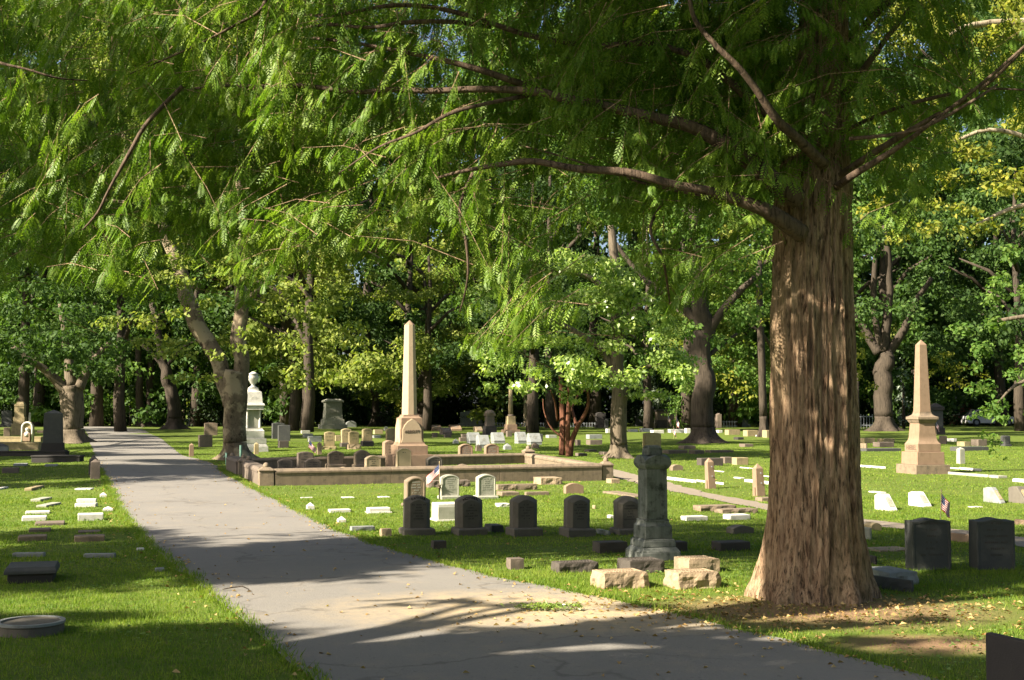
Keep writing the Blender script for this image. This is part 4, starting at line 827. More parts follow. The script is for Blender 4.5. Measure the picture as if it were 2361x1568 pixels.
def headstone(x0, x1, yt, yb, ysplit, mat, label, d=.14, base=True, bx=None, kind='arch', rise=.17, ch=.012, panel=0, text=None, rows=5, bmat=None, yaw=YAW, rough_base=False, ink='ink', lean=0, group=None, by=None):
    """x0..x1, yt: tablet outline; bx = (x0, x1) base outline; ysplit: photo y where tablet meets base"""
    if base: X, Y, W, D, HB = fit(bx[0], bx[1], ysplit, yb, yaw, d=d * 1.9)
    else: X, Y, W, D, HB = fit(x0, x1, yt, yb, yaw, d=d)
    o = root_at('headstone', X, Y, yaw, label, group)
    if base:
        ae = yaw + math.atan((X) / Y) * 1.0; k = Y / F; w = ((x1 - x0) * k - d * abs(math.sin(ae))) / math.cos(ae); w = min(w, W - .02)
        zt = at((x0 + x1) / 2, yt, Y).z - H(X, Y); HB = zt * max(.06, (yb - ysplit) / (yb - yt))
        if rough_base: rock_mesh(W, D, HB, .02, X * 7).build('base', mats(bmat or mat), o)
        else:
            b = MB(); b.box(-W / 2, W / 2, -D / 2, D / 2, 0, HB * .86); b.box(-W / 2, W / 2, -D / 2, D / 2, HB * .86, HB, 1 - .03 / W, 1 - .05 / D); b.build('base', mats(bmat or mat), o, bev=.006)
        h = zt - HB
    else: w, h, HB = W, HB, 0
    t = tablet_mesh(w, d, h, rise * w, kind, ch, panel).build('tablet', mats(mat), o, loc=(0, 0, HB), bev=.004)
    y = -d / 2 + (.008 if panel else 0)
    if rows:
        marks(w - .03 - 2 * panel - 2 * min(ch, .03), h * .18, h - rise * w - .06 * h - max(0, ch - .02), rows, y - .001, lw=.8, hh=max(.018, w * .055)).build('inscription', PL[ink], o, loc=(0, 0, HB))
    if text:
        n = len(text); R = (w * w / 4 + (rise * w) ** 2) / (2 * rise * w)
        mbt = None; verts = []; sz = w * .155
        for i, c_ in enumerate(text):
            a = (i - (n - 1) / 2) * (w * .70 / n) / R; me = text_mesh(c_, sz, .006)
            M = Matrix.Translation((0, -d / 2 + ch * .45, h - R + HB)) @ Matrix.Rotation(a, 4, 'Y') @ Matrix.Translation((0, 0, R - ch * .62)) @ Matrix.Rotation(math.radians(48), 4, 'X')
            me.transform(M); b = len(verts); verts.append(me)
        q = MB()
        for me in verts: q.add([v.co[:] for v in me.vertices], [tuple(p.vertices) for p in me.polygons])
        q.build('inscription', PL['black'], o)
    o.rotation_euler = (lean + random.uniform(-.022, .022), random.uniform(-.018, .018), yaw + random.uniform(-.035, .035))
    return o
def mats(m): return ST[m] if isinstance(m, str) else m
def block(x0, x1, yt, yb, d, mat, label, rough=0.0, yaw=YAW, name='grave_marker', top=None, arch=0, h=None, group=None, lean=0, panel=False, foot=None):
    X, Y, W, D, HH = fit(x0, x1, yt, yb, yaw, d=d, h=h)
    mm = MB()
    if rough and Y < 32: mm = rock_mesh(W, D, HH, rough, X * 5 + Y); bv = 0
    elif arch:
        P = arch_profile(W, HH, arch * HH); mm.loft([[(x, D / 2, z) for x, z in P], [(x, -D / 2, z) for x, z in P]]); bv = .005
    else: mm.box(-W / 2, W / 2, -D / 2, D / 2, 0, HH); bv = min(.012, HH * .2)
    if top or panel or foot:
        o = root_at(name, X, Y, yaw, label, group); mm.build('block', mats(mat), o, bev=bv)
        if top:   # inscribed top panel: sunk field inside a raised margin
            m2 = MB(); a = W / 2 - .02; b = D / 2 - .02
            m2.box(-a, a, -b, -b + .012, HH - .001, HH + .005); m2.box(-a, a, b - .012, b, HH - .001, HH + .005); m2.box(-a, -a + .012, -b + .012, b - .012, HH - .001, HH + .005); m2.box(a - .012, a, -b + .012, b - .012, HH - .001, HH + .005)
            m2.build('raised_margin', mats(mat), o)
            m3 = MB(); r = 2
            for i in range(r):
                yy = b * (.35 - .8 * i); x = -a * .8
                while x < a * .8:
                    l = random.uniform(.012, .03); m3.box(x, x + l, yy - .02, yy + .02, HH, HH + .005); x += l + .01
            m3.build('inscription', mats(mat), o)
        if panel:
            m2 = MB(); m2.box(-W / 2 + .01, W / 2 - .01, -D / 2 - .004, -D / 2 + .002, HH * .12, HH * .82); m2.build('shade_front_panel', mats(panel), o, bev=.002)
        if foot:
            m2 = MB(); m2.box(-W / 2 - foot, W / 2 + foot, -D / 2 - foot, D / 2 + foot, 0, .035); m2.build('footing', mats(mat), o, bev=.004)
    else:
        o = mm.build(name, mats(mat), None, (X, Y, H(X, Y) - .015), (lean, 0, yaw), bev=bv); tag(o, label, CATS.get(name), group or GROUPS.get(name))
    return o
def slab(x0, x1, yt, yb, mat, label, h=.05, yaw=YAW, d=None, tilt=0):
    X, Y, W, D, HH = fit(x0, x1, yt, yb, yaw, d=d, h=h)
    mm = MB(); mm.box(-W / 2, W / 2, -D / 2, D / 2, 0, HH)
    o = mm.build('grave_slab', mats(mat), None, (X, Y, H(X, Y) - .005), (0, tilt, yaw), bev=min(.01, HH * .3)); tag(o, label, 'grave slab', GROUPS['grave_slab']); return o
def post(x0, x1, yt, yb, mat, label, yaw=YAW, tip=.22, lean=(0, 0), taper=.92, name='marker_post', details=False):
    X, Y, W, D, HH = fit(x0, x1, yt, yb, yaw, square=True); m = MB(); a = W / 2; zt = HH - W * tip * 2
    zt = max(zt, HH * .55); m.frus(-.05, zt, W, W * taper); m.frus(zt, HH, W * taper, W * .06)
    if details:
        o = root_at(name, X, Y, yaw, label); m.build('shaft', mats(mat), o, bev=.006)
        b = MB(); b.lathe([(.012, 0), (.012, .02)], 8); b.v = [(x + a * .1, -a * .97 - z, y + HH * .72) for x, y, z in b.v]; b.build('iron_pin', PL['fence'], o)
        b = MB(); b.lathe([(.010, 0), (.010, .02)], 8); b.v = [(x + a * .1, -a * .98 - z, y + HH * .42) for x, y, z in b.v]; b.build('iron_pin', PL['fence'], o)
        b = MB(); b.box(-a - .02, -a + .03, -.045, .045, 0, HH * .30, .8); b.build('spur', mats(mat), o, bev=.004)
        o.rotation_euler = (lean[0], lean[1], yaw)
    else:
        o = m.build(name, mats(mat), None, (X, Y, H(X, Y) - .01), (lean[0], lean[1], yaw), bev=min(.006, W * .06)); tag(o, label, CATS[name], GROUPS[name])
    return o
def slant(x0, x1, yt, yb, d, mat, label, yaw=YAW, base=None, nose=.25, rough_base=False, line=False, shield=False):
    X, Y, W, D, HH = fit(x0, x1, yt, yb, yaw, d=d); o = root_at('slant_marker', X, Y, yaw, label); m = MB()
    S = [(-D / 2, 0), (-D / 2, HH * nose), (D * .02, HH), (D * .30, HH), (D / 2, HH * .9), (D / 2, 0)]
    m.loft([[(-W / 2, y, z) for y, z in S], [(W / 2, y, z) for y, z in S]]); m.build('stone', mats(mat), o, bev=.012)
    sl = math.atan2(HH * (1 - nose), D * .52); 
    q = MB(); L_ = math.hypot(HH * (1 - nose), D * .52)
    if shield:
        P = arch_profile(W * .6, L_ * .62, L_ * .12); q.loft([[(x, 0, z) for x, z in P], [(x, -.006, z) for x, z in P]]); e = q.build('shield_panel', ST['oldmarble'] if mat == 'marble' else ST['tan'], o, loc=(0, -D / 2 + math.cos(sl) * L_ * .2, HH * nose + math.sin(sl) * L_ * .2), rot=(-(PI / 2 - sl), 0, 0))
    q = marks(W * .8, L_ * .3, L_ * .66, 4, -.008, lw=.62, hh=.022); q.build('inscription', PL['dim'], o, loc=(0, -D / 2, HH * nose), rot=(-(PI / 2 - sl), 0, 0))
    if line:
        q = MB(); q.box(-W / 2 - .002, W / 2 + .002, -D / 2 - .003, D / 2, HH * .22, HH * .245); q.build('joint_line', PL['ink'], o)
    return o
def monument(name, label, x0, x1, yb, tiers, yaw=YAW, cat='monument', yt0=None, dr=1.0):
    """tiers: (part, ytop, ybot, wbot_px, wtop_px, mat, kind). widths are outline widths in the photo"""
    X, Y, W, D, HH = fit(x0, x1, tiers[0][1], yb, yaw, square=True); o = root_at(name, X, Y, yaw, label, cat=cat); Wp = x1 - x0; xc = (x0 + x1) / 2
    def z(y): return max(-.05, at(xc, y, Y).z - H(X, Y)) if y < yb - 2 else -.02
    for (part, a, b, wb, wt, mt, kind) in tiers:
        w0, w1 = W * wb / Wp, W * wt / Wp; m = MB(); z1, z0 = z(a), z(b); bv = .008
        if kind == 'box': m.frus(z0, z1, w0, w1)
        elif kind == 'steps': m.frus(z0, z0 + (z1 - z0) * .8, w0, w0); m.frus(z0 + (z1 - z0) * .8, z1, w0, w1)
        elif kind == 'flare':
            n = 7; 
            for i in range(n):
                t0, t1 = i / n, (i + 1) / n; m.frus(z0 + (z1 - z0) * t0, z0 + (z1 - z0) * t1, w1 + (w0 - w1) * (1 - t0) ** 3, w1 + (w0 - w1) * (1 - t1) ** 3)
            bv = 0
        elif kind == 'capital':
            n = 6
            for i in range(n):
                t0, t1 = i / n, (i + 1) / n; m.frus(z0 + (z1 - z0) * t0, z0 + (z1 - z0) * t1, w0 + (w1 - w0) * math.sin(t0 * PI / 2), w0 + (w1 - w0) * math.sin(t1 * PI / 2))
            bv = 0
        elif kind == 'pyr': m.frus(z0, z1, w0, max(.004, w1))
        elif kind == 'oct': m.frus(z0, z1, w0 * 1.12, w1 * 1.12, n=8, ph=PI / 8)
        elif kind == 'cyl':
            r0, r1 = w0 * .62, w1 * .62; m.lathe([(r0, z0), (r0 * .98, z0 + (z1 - z0) * .4), (r1, z1)], 24); bv = 0
        elif kind == 'urn':
            r = w0 * .62; hh = z1 - z0; m.lathe([(r * .7, z0), (r * .6, z0 + hh * .05), (r * .28, z0 + hh * .14), (r * .3, z0 + hh * .2), (r * .62, z0 + hh * .36), (r * .86, z0 + hh * .55), (r * .95, z0 + hh * .7), (r * .7, z0 + hh * .76), (r * .62, z0 + hh * .8), (r * .9, z0 + hh * .84), (r * .5, z0 + hh * .92), (r * .2, z0 + hh)], 24); bv = 0
        elif kind == 'dome':
            r = w0 * .66; hh = z1 - z0; m.lathe([(r * math.cos(t * PI / 16), z0 + hh * math.sin(t * PI / 16)) for t in range(8)] + [(.004, z1)], 24); bv = 0
        elif kind == 'gabled':   # block with an arched pediment on every face
            m.frus(z0, z0 + (z1 - z0) * .25, w0, w0)
            for ang in (0, PI / 2):
                P = arch_profile(w0 * .98, (z1 - z0) * .75, (z1 - z0) * .68, n=16); P2 = [(-w0 / 2, 0), (w0 / 2, 0)] + [(x, z_) for x, z_ in P[2:]]
                cs, sn = math.cos(ang), math.sin(ang); L_ = w0 / 2 * (1 if ang == 0 else .998)
                m.loft([[(x * cs - y * sn, x * sn + y * cs, z0 + (z1 - z0) * .25 + zz) for x, zz in P2] for y in (L_, -L_)])
        m.build(part, mats(mt), o, bev=bv, sm=kind in ('cyl', 'urn', 'dome'))
    return o, X, Y, W, z
def holder_flag(px, ybot, ytop, fx, fy, label, Y=None, lean=0.0, furl=.6, holder=True, scale=1.0):
    """stick flag: px,ybot foot; ytop tip; fx,fy = fly end drop in px"""
    g = ground(px, ybot) if Y is None else at(px, ybot, Y); Y = g.y; k = Y / F
    o = empty('small_flag', tuple(g)); tag(o, label, 'flag', 'small flags on sticks by the graves')
    hh = (ybot - ytop) * k; tip = Vector((lean * k, 0, hh)); m = MB(); m.tube([(0, 0, 0), tip], [.005, .004], 6); m.lathe([(.004, 0), (.009, .01), (.004, .03)], 8, cx=tip.x); m.v = [v if i < 12 else (v[0], v[1], v[2] + tip.z) for i, v in enumerate(m.v)]
    m.build('stick', PL['wood'], o)
    hoist = fy[0] * k; top = tip * .97; dn = -tip.normalized() * hoist; fly = Vector((fx * k, -.02, -fy[1] * k)); nr, nc = 13, 20; m = MB(); vs = []
    for r in range(nr + 1):
        for c in range(nc + 1):
            u, v = c / nc, r / nr; p = top + dn * v * (1 - .45 * furl * u) + fly * u; p = p + Vector((0, .035 * math.sin(u * 7 + v * 2) * u * (hoist / .2), .012 * math.sin(u * 9 + v * 5) * u)); vs.append(p)
    fs = []; mi = []
    for r in range(nr):
        for c in range(nc):
            a = r * (nc + 1) + c; fs.append((a, a + nc + 1, a + nc + 2, a + 1)); can = r < 7 and c < 8
            mi.append(2 if can else (0 if r % 2 == 0 else 1))
    b = len(m.v); m.add(vs, fs); m.m = mi
    for r in range(1, 6):       # star dots on both sides
        for c in range(1, 8, 1):
            if (r + c) % 2: continue
            a = r * (nc + 1) + c; p = Vector(vs[a]); s = hoist * .016
            for sg in (-1, 1): m.add([p + Vector((-s, sg * .004, 0)), p + Vector((0, sg * .004, -s)), p + Vector((s, sg * .004, 0)), p + Vector((0, sg * .004, s))], [(0, 1, 2, 3)], 1)
    m.build('cloth', [PL['red'], PL['white'], PL['blue']], o, sm=True)
    if holder:
        m = MB(); m.lathe([(.012, 0), (.012, hh * .30), (.03, hh * .31), (.035, hh * .34), (.012, hh * .35)], 10); m.build('bronze_holder', PL['bronze'], o, sm=True)
        m = MB()
        for i in range(5): a = PI / 2 + i * 2 * PI / 5; m.tube([(0, -.01, hh * .38), (.06 * math.cos(a), -.01, hh * .38 + .06 * math.sin(a))], [.012, .003], 5)
        m.build('star_emblem', PL['bronze'], o)
    return o
DK = .14
# row of five shaded sandstone headstones
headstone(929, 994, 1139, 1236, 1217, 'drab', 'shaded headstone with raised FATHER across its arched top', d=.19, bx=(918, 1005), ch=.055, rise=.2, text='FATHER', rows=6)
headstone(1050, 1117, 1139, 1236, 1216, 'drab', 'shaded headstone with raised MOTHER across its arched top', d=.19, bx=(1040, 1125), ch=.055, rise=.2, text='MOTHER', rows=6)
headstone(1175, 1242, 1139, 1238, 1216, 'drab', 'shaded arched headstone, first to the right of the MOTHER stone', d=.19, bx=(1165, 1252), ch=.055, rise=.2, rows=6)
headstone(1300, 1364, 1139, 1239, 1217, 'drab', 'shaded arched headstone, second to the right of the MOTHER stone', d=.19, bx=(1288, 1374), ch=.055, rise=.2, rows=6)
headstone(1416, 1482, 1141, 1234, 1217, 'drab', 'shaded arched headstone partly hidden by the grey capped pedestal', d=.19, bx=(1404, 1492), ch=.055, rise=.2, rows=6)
# second row in the sun
headstone(931, 982, 1096, 1169, 1160, 'brown', 'pinkish-brown arched headstone rising behind the FATHER stone', d=.16, bx=(925, 988), ch=.02, panel=.02, rise=.22, rows=6, ink='dim')
headstone(1013, 1059, 1092, 1152, 1142, 'oldmarble', 'white arched headstone beside the leaning striped flag', d=.16, bx=(1008, 1064), ch=.012, panel=.012, rise=.18, rows=6, ink='dim')
headstone(1096, 1143, 1091, 1152, 1142, 'oldmarble', 'white arched headstone behind and right of the MOTHER stone', d=.16, bx=(1090, 1150), ch=.012, panel=.012, rise=.18, rows=6, ink='dim')
holder_flag(1013, 1152, 1068, -30, (22, 30), 'striped flag drooping beside the white arched headstone in the front rows', furl=.2)
# grey capped pedestal
o, X_, Y_, W_, z_ = monument('grey_pedestal', 'stained grey marble pedestal with arched cap in front of the row of headstones', 1441, 1571, 1295,
  [('plinth', 1266, 1295, 130, 129, 'mon', 'box'), ('plinth_slope', 1255, 1266, 129, 108, 'mon', 'box'), ('step', 1240, 1255, 107, 105, 'mon', 'box'), ('step_slope', 1236, 1240, 105, 94, 'mon', 'box'), ('die_base', 1207, 1236, 91, 89, 'mon', 'box'), ('moulding', 1196, 1207, 89, 76, 'mon', 'flare'), ('moulding', 1193, 1196, 80, 78, 'mon', 'box'),
   ('shaft', 1078, 1193, 70, 68, 'mon', 'box'), ('neck', 1064, 1078, 68, 88, 'mon', 'capital'), ('cap', 1045, 1065, 88, 88, 'mon', 'gabled'), ('top_block', 1030, 1046, 50, 46, 'mon', 'box'), ('top_block', 1024, 1030, 46, 36, 'mon', 'box')])
# rock-faced markers in front
block(1365, 1491, 1306, 1360, .30, 'rough', 'sunlit rock-faced block marker with inscribed top, left of the front pair', rough=.03, top=1)
block(1532, 1657, 1306, 1360, .30, 'rough', 'half-lit rock-faced block marker with inscribed top, right of the front pair', rough=.03, top=1)
block(1424, 1531, 1280, 1323, .32, 'dkrough', 'shaded inscribed block marker right in front of the grey capped pedestal', rough=.015, top=1)
block(1554, 1660, 1277, 1322, .34, 'rough', 'inscribed block marker with sunlit left edge right of the grey pedestal foot', rough=.015, top=1)
block(1272, 1379, 1287, 1322, .22, 'dkrough', 'dark inscribed block marker in shade left of the sunlit rock-faced one', rough=.015, top=1)
block(1366, 1446, 1242, 1276, .22, 'dkrough', 'dark block marker just left of the grey pedestal', rough=.01)
block(1540, 1586, 1242, 1273, .2, 'dkrough', 'dark block marker peeping out right behind the grey pedestal')
block(1639, 1731, 1241, 1271, .24, 'dkrough', 'long dark block marker in shade left of the redwood trunk')
block(1674, 1739, 1206, 1231, .2, 'drab', 'low arched grey marker at the edge of the sun left of the redwood', arch=.3)
block(1167.6, 1208, 1281, 1314, .14, 'dkbrown', 'small dark cube marker close to the road edge', rough=.006)
block(876, 903, 1215, 1237, .12, 'rough', 'small rough sunlit footstone left of the FATHER stone', rough=.012)
block(994, 1029, 1242, 1266, .12, 'dkrough', 'small rough footstone in the grass below the MOTHER stone', rough=.012)
block(807, 864, 1209, 1225, .14, 'grey', 'grey broken marble block by the road in shade', rough=.01)
post(705, 726, 1156, 1175, 'marble', 'small white peaked marker in the sun near the road', tip=.2)
post(776, 799, 1188, 1205, 'marble', 'small white peaked marker at the shade line by the road', tip=.2)
block(756, 810, 1170, 1183, .16, 'marble', 'flat white marble block, left of two in the sunny lawn by the road')
block(844.5, 901, 1166, 1184, .20, 'marble', 'flat white marble block on a thin slab, nearer the FATHER stone', foot=.02)
slab(692, 722, 1145, 1149, 'marble', 'thin sunken slab, leftmost of three in the sunny lawn', h=.02)
slab(786, 818, 1144, 1149, 'marble', 'thin sunken slab, middle of three in the sunny lawn', h=.02)
slab(869, 900, 1143, 1148, 'marble', 'thin sunken slab, rightmost of three in the sunny lawn', h=.02)
block(995, 1075, 1154, 1202, .34, 'marble', 'glaring white marble block between the FATHER and MOTHER stones', panel='oldmarble', foot=.02)  # grey front panel puts the shade of that face into the colour
block(980, 1084, 1104, 1124, .3, 'dkbrown', 'rough brown block behind the flag and white headstone', rough=.02)
block(1142, 1238, 1113, 1131, .2, 'brown', 'long rock-faced brown block right of the white arched headstones', rough=.02)
block(1230, 1296, 1097, 1118, .5, 'rough', 'thick pale block with rough front near the plot wall', rough=.02)
block(1299, 1346, 1111, 1139, .14, 'pink', 'small arched tan headstone with a carved ring cross', arch=.28, name='headstone')
slab(1144, 1198, 1131, 1145, 'brown', 'brown flat slab behind the shaded row, left one', h=.08)
slab(1209, 1267, 1132, 1143, 'brown', 'brown flat slab behind the shaded row, right one', h=.07)
slab(1389, 1500, 1131, 1149, 'brown', 'long brown ledger slab flush in the lawn left of the grey pedestal', h=.04)
block(1397, 1430, 1101, 1115, .3, 'rough', 'small block marker at the foot of the front right plot post')
block(1142, 1176, 1157, 1169, .2, 'marble', 'broken white rock lump in the lawn behind the headstone row', rough=.03)
block(1365, 1375, 1162, 1173, .1, 'tan', 'tiny tan footstone right of the fourth shaded headstone')
block(1399, 1416, 1184, 1195, .12, 'marble', 'tiny white footstone left of the fifth shaded headstone')
block(1375, 1404, 1216, 1234, .3, 'oldmarble', 'fallen white fragment between the fourth and fifth shaded headstones', rough=.02)
slab(1172, 1208, 1224, 1231, 'oldmarble', 'pale slab half hidden by the third shaded headstone', h=.02)
block(1118, 1160, 1204, 1228, .3, 'dkgrey', 'dark rough block between the MOTHER stone and its neighbour', rough=.02)
# middle right
block(1598, 1697, 1160, 1180, .26, 'brown', 'long rock-faced brown marker, rear one of two left of the redwood', rough=.02)
block(1647, 1747, 1168, 1185, .26, 'brown', 'long rock-faced brown marker, front one of two left of the redwood', rough=.02)
block(1568, 1633, 1185, 1201, .2, 'marble', 'bright white marble marker lying right of the grey pedestal')
block(1666, 1731, 1181, 1199, .24, 'marble', 'bright white marble marker in front of the long brown pair')
block(1768, 1800, 1179, 1195, .2, 'marble', 'bright white marble marker half hidden by the redwood')
post(1625, 1652, 1053, 1127, 'pink', 'leaning pink granite plot post left of the path, the farther one', tip=.25, taper=.8, lean=(0, -.06), details=True)
post(1734, 1766, 1066, 1145, 'pink', 'leaning pink granite plot post by the path, nearest the redwood', tip=.25, taper=.8, lean=(0, -.05), details=True)
block(1740, 1792, 1143, 1157, .25, 'brown', 'sunken brown kerb block at the foot of the nearer pink post')
slab(1613, 1662, 1105, 1118, 'marble', 'white slab behind the farther pink post', h=.05)
slab(1691, 1717, 1099, 1104, 'marble', 'small white slab midway between the two pink posts', h=.03)
slab(1716, 1792, 1104, 1118, 'marble', 'large white slab behind the nearer pink post', h=.06)
slab(1535, 1579, 1094, 1114, 'marble', 'bright white slab beside the path right of the grey pedestal', h=.07)
slab(1757, 1781, 1095, 1101, 'marble', 'white slab touching the left side of the redwood trunk', h=.03)
slab(1645, 1662, 1083, 1089, 'marble', 'little white slab up the lawn right of the farther pink post', h=.03)
slab(1722, 1738, 1076, 1083, 'marble', 'little white slab above the nearer pink post', h=.03)
block(1543, 1575, 1069, 1085, .2, 'brown', 'low arched brown marker right behind the grey pedestal cap', arch=.3)
block(1687, 1726, 1053, 1072, .3, 'tan', 'tan rock-faced block at the shade line left of the redwood', rough=.02)
block(1660, 1690, 1052, 1069, .3, 'dkbrown', 'brown block in shade next to the tan rock-faced one')
block(1606, 1668, 1054, 1074, .3, 'dkrough', 'dark block hidden behind the farther pink post')
headstone(1481, 1524, 996, 1056, 1048, 'tan', 'mossy square-topped tablet standing behind the grey pedestal', d=.25, base=False, kind='arch', rise=.06, rows=0)
# stones inside the plot
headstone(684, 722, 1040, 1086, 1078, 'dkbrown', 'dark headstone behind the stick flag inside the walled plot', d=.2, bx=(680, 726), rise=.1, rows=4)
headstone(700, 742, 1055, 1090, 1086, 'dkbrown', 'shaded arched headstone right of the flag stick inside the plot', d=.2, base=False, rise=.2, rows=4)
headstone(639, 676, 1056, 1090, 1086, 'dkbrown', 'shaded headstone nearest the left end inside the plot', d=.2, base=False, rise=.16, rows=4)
headstone(755, 793, 1038, 1084, 1069, 'brown', 'brownstone headstone with half lit arched crown inside the plot', d=.22, bx=(749, 799), rise=.22, panel=.03, rows=4)
headstone(815, 852, 1036, 1084, 1070, 'brown', 'brownstone headstone with double arched moulding inside the plot', d=.25, bx=(811, 858), rise=.25, panel=.05, rows=4)
headstone(840, 879, 1048, 1089, 1085, 'abbott', 'sunlit arched headstone in front of the double-moulded one', d=.2, base=False, rise=.2, panel=.02, rows=5)
headstone(880, 912, 1014, 1073, 1066, 'pink', 'tall arched headstone just left of the ABBOTT pedestal', d=.3, bx=(878, 915), rise=.2, rows=5)
headstone(912, 949, 1031, 1089, 1085, 'abbott', 'tall arched headstone in front of the ABBOTT pedestal', d=.16, base=False, rise=.22, panel=.015, rows=1)
headstone(777, 806, 1075, 1091, 1086, 'abbott', 'tiny arched headstone peeping over the plot wall', d=.15, base=False, rise=.2, rows=0)
headstone(981.5, 1021, 1050, 1086, 1083, 'drab', 'grey arched headstone right of the ABBOTT pedestal', d=.2, base=False, rise=.2, panel=.02, rows=3)
headstone(1054.5, 1089, 1022, 1070, 1055, 'pink', 'arched headstone with dark face, left of the matching pair in the plot', d=.18, bx=(1051, 1095), rise=.2, panel=.02, rows=4, ink='dim')
headstone(1113, 1148, 1022, 1070, 1055, 'pink', 'arched headstone with dark face, right of the matching pair in the plot', d=.18, bx=(1112, 1154), rise=.2, panel=.02, rows=4, ink='dim')
headstone(1051, 1083, 1068, 1088, 1084, 'brown', 'tiny arched headstone below the matching pair, at the plot wall', d=.15, base=False, rise=.2, rows=0)
headstone(1168, 1198, 1048, 1068, 1066, 'abbott', 'small arched stone leaning at the rear plot wall', d=.1, base=False, rise=.25, rows=0)
holder_flag(702, 1084, 1013, 16, (16, 20), 'striped flag on a tilted stick in the shaded end of the walled plot', lean=11, holder=False)
# walled plot
FLc, FRc, BRc, BLc = ground(613, 1119), ground(1397, 1107), ground(1218, 1067), ground(535, 1084)
PR = empty('plot_wall', tuple(FLc)); tag(PR, 'low brownstone wall with domed corner posts round the ABBOTT plot', 'wall')
def wallseg(a, b, h=.30, t=.30, mat='brown', ins=.16):
    d = (b - a); L_ = math.hypot(d.x, d.y); u = Vector((d.x / L_, d.y / L_, 0)); ang = math.atan2(d.y, d.x); a2 = a + u * ins; n = max(1, round((L_ - 2 * ins) / 2.6)); sl = (L_ - 2 * ins) / n
    for i in range(n):
        m = MB(); x0_, x1_ = i * sl + .004, (i + 1) * sl - .004
        m.box(x0_, x1_, -t / 2, t / 2, -.08, h * .72); m.box(x0_, x1_, -t / 2 - .015, t / 2 + .015, h * .72, h * .85, 1.0, 1.0); m.box(x0_, x1_, -t / 2 - .015, t / 2 + .015, h * .85, h, 1.0, .72)
        m.build('coping', ST[mat], PR, tuple(a2 - FLc), (0, 0, ang), bev=.006)
WH = .335
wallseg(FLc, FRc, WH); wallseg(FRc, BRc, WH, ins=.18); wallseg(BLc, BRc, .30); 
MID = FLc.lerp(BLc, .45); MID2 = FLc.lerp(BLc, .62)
wallseg(FLc, MID, .36, mat='dkbrown'); wallseg(MID2, BLc, .36, mat='dkbrown')  # left side in darker stone, its shade put into the colour
for p, hh, ww in ((FLc, .47, .30), (FRc, .53, .27), (BRc, .50, .30), (BLc, .45, .28), (MID, .5, .28), (MID2, .5, .24)):
    m = MB(); m.frus(-.08, hh * .62, ww, ww * .97); m.frus(hh * .62, hh * .68, ww * 1.08, ww * 1.08); m.frus(hh * .68, hh * .80, ww * 1.05, ww * .5)
    po = m.build('corner_post', ST['brown'], PR, tuple(p - FLc), (0, 0, YAW), bev=.008)
    m = MB(); m.lathe([(ww * .24 * math.cos(t * PI / 12), hh * .79 + hh * .21 * math.sin(t * PI / 12)) for t in range(6)] + [(.003, hh)], 16); m.build('dome', ST['brown'], po, sm=True)
# ABBOTT obelisk
o, X_, Y_, W_, z_ = monument('tall_obelisk', 'tall eight-sided tan granite obelisk lettered ABBOTT inside the walled plot', 888, 1000, 1082,
  [('plinth', 1046, 1082, 112, 110, 'pink', 'box'), ('base', 1026, 1046, 86, 86, 'pink', 'box'), ('base_moulding', 1018, 1026, 86, 70, 'pink', 'flare'),
   ('die', 962, 1019, 66, 60, 'pink', 'box'), ('die_moulding', 955, 962, 56, 44, 'pink', 'flare'), ('shaft', 748, 956, 36, 25, 'abbott', 'oct'), ('tip', 737, 748, 25, .6, 'pink', 'oct')])
k_ = W_ / 112
P_ = [(-.40, 0), (.40, 0), (.37, .12), (.35, .2), (.345, .55), (.27, .72), (.16, .86), (0, .97), (-.16, .86), (-.27, .72), (-.345, .55), (-.35, .2), (-.37, .12)]
dh = z_(962) - z_(1019); m = MB(); dw = 64 * k_
for cs_, sn_ in ((1, 0), (0, 1)):
    for sg in (-1, 1):
        lp = [[(x * dw * 1.22 * s_, yy, z * dh * (1 if s_ == 1 else .97) + dh * .0) for x, z in P_] for yy, s_ in ((dw * .40, 1), (dw * .525, 1), (dw * .535, .96))]
        m.loft([[((p[0] * cs_ + p[1] * sn_ * sg) if cs_ == 0 else p[0], (p[1] * -sg) if cs_ else p[0] * sg, p[2]) for p in r] for r in lp])
m.build('shield_panel', ST['abbott'], o, loc=(0, 0, z_(1019)))
add_text('ABBOTT', .10, o, (0, -dw * .545, z_(1019) + dh * .45), PL['letter'], ext=.004)
# right obelisk
o, X_, Y_, W_, z_ = monument('square_obelisk', 'square tan sandstone obelisk lettered HIEBEL standing alone on the sunny right lawn', 2065.5, 2192, 1094,
  [('plinth', 1069, 1094, 126.5, 125, 'brown', 'box'), ('step', 1040, 1069, 101, 99, 'pink', 'box'), ('inscribed_step', 1021, 1040, 84, 84, 'pink', 'box'), ('flare', 998, 1021, 82, 63, 'pink', 'flare'), ('die', 974, 999, 63, 58, 'pink', 'box'),
   ('cornice', 966, 974, 60, 70, 'brown', 'capital'), ('cornice', 960, 966, 77, 77, 'brown', 'box'), ('cap', 948, 960, 76, 43, 'brown', 'flare'), ('shaft', 794, 949, 41, 27, 'pink', 'box'), ('tip', 782, 794, 27, .6, 'pink', 'pyr')], yaw=math.radians(14))
add_text('HIEBEL', .155, o, (-W_ * 84 / 126.5 / 2 - .003, 0, (z_(1021) + z_(1040)) / 2), PL['letter'], rot=(PI / 2, 0, -PI / 2), sx=.9)
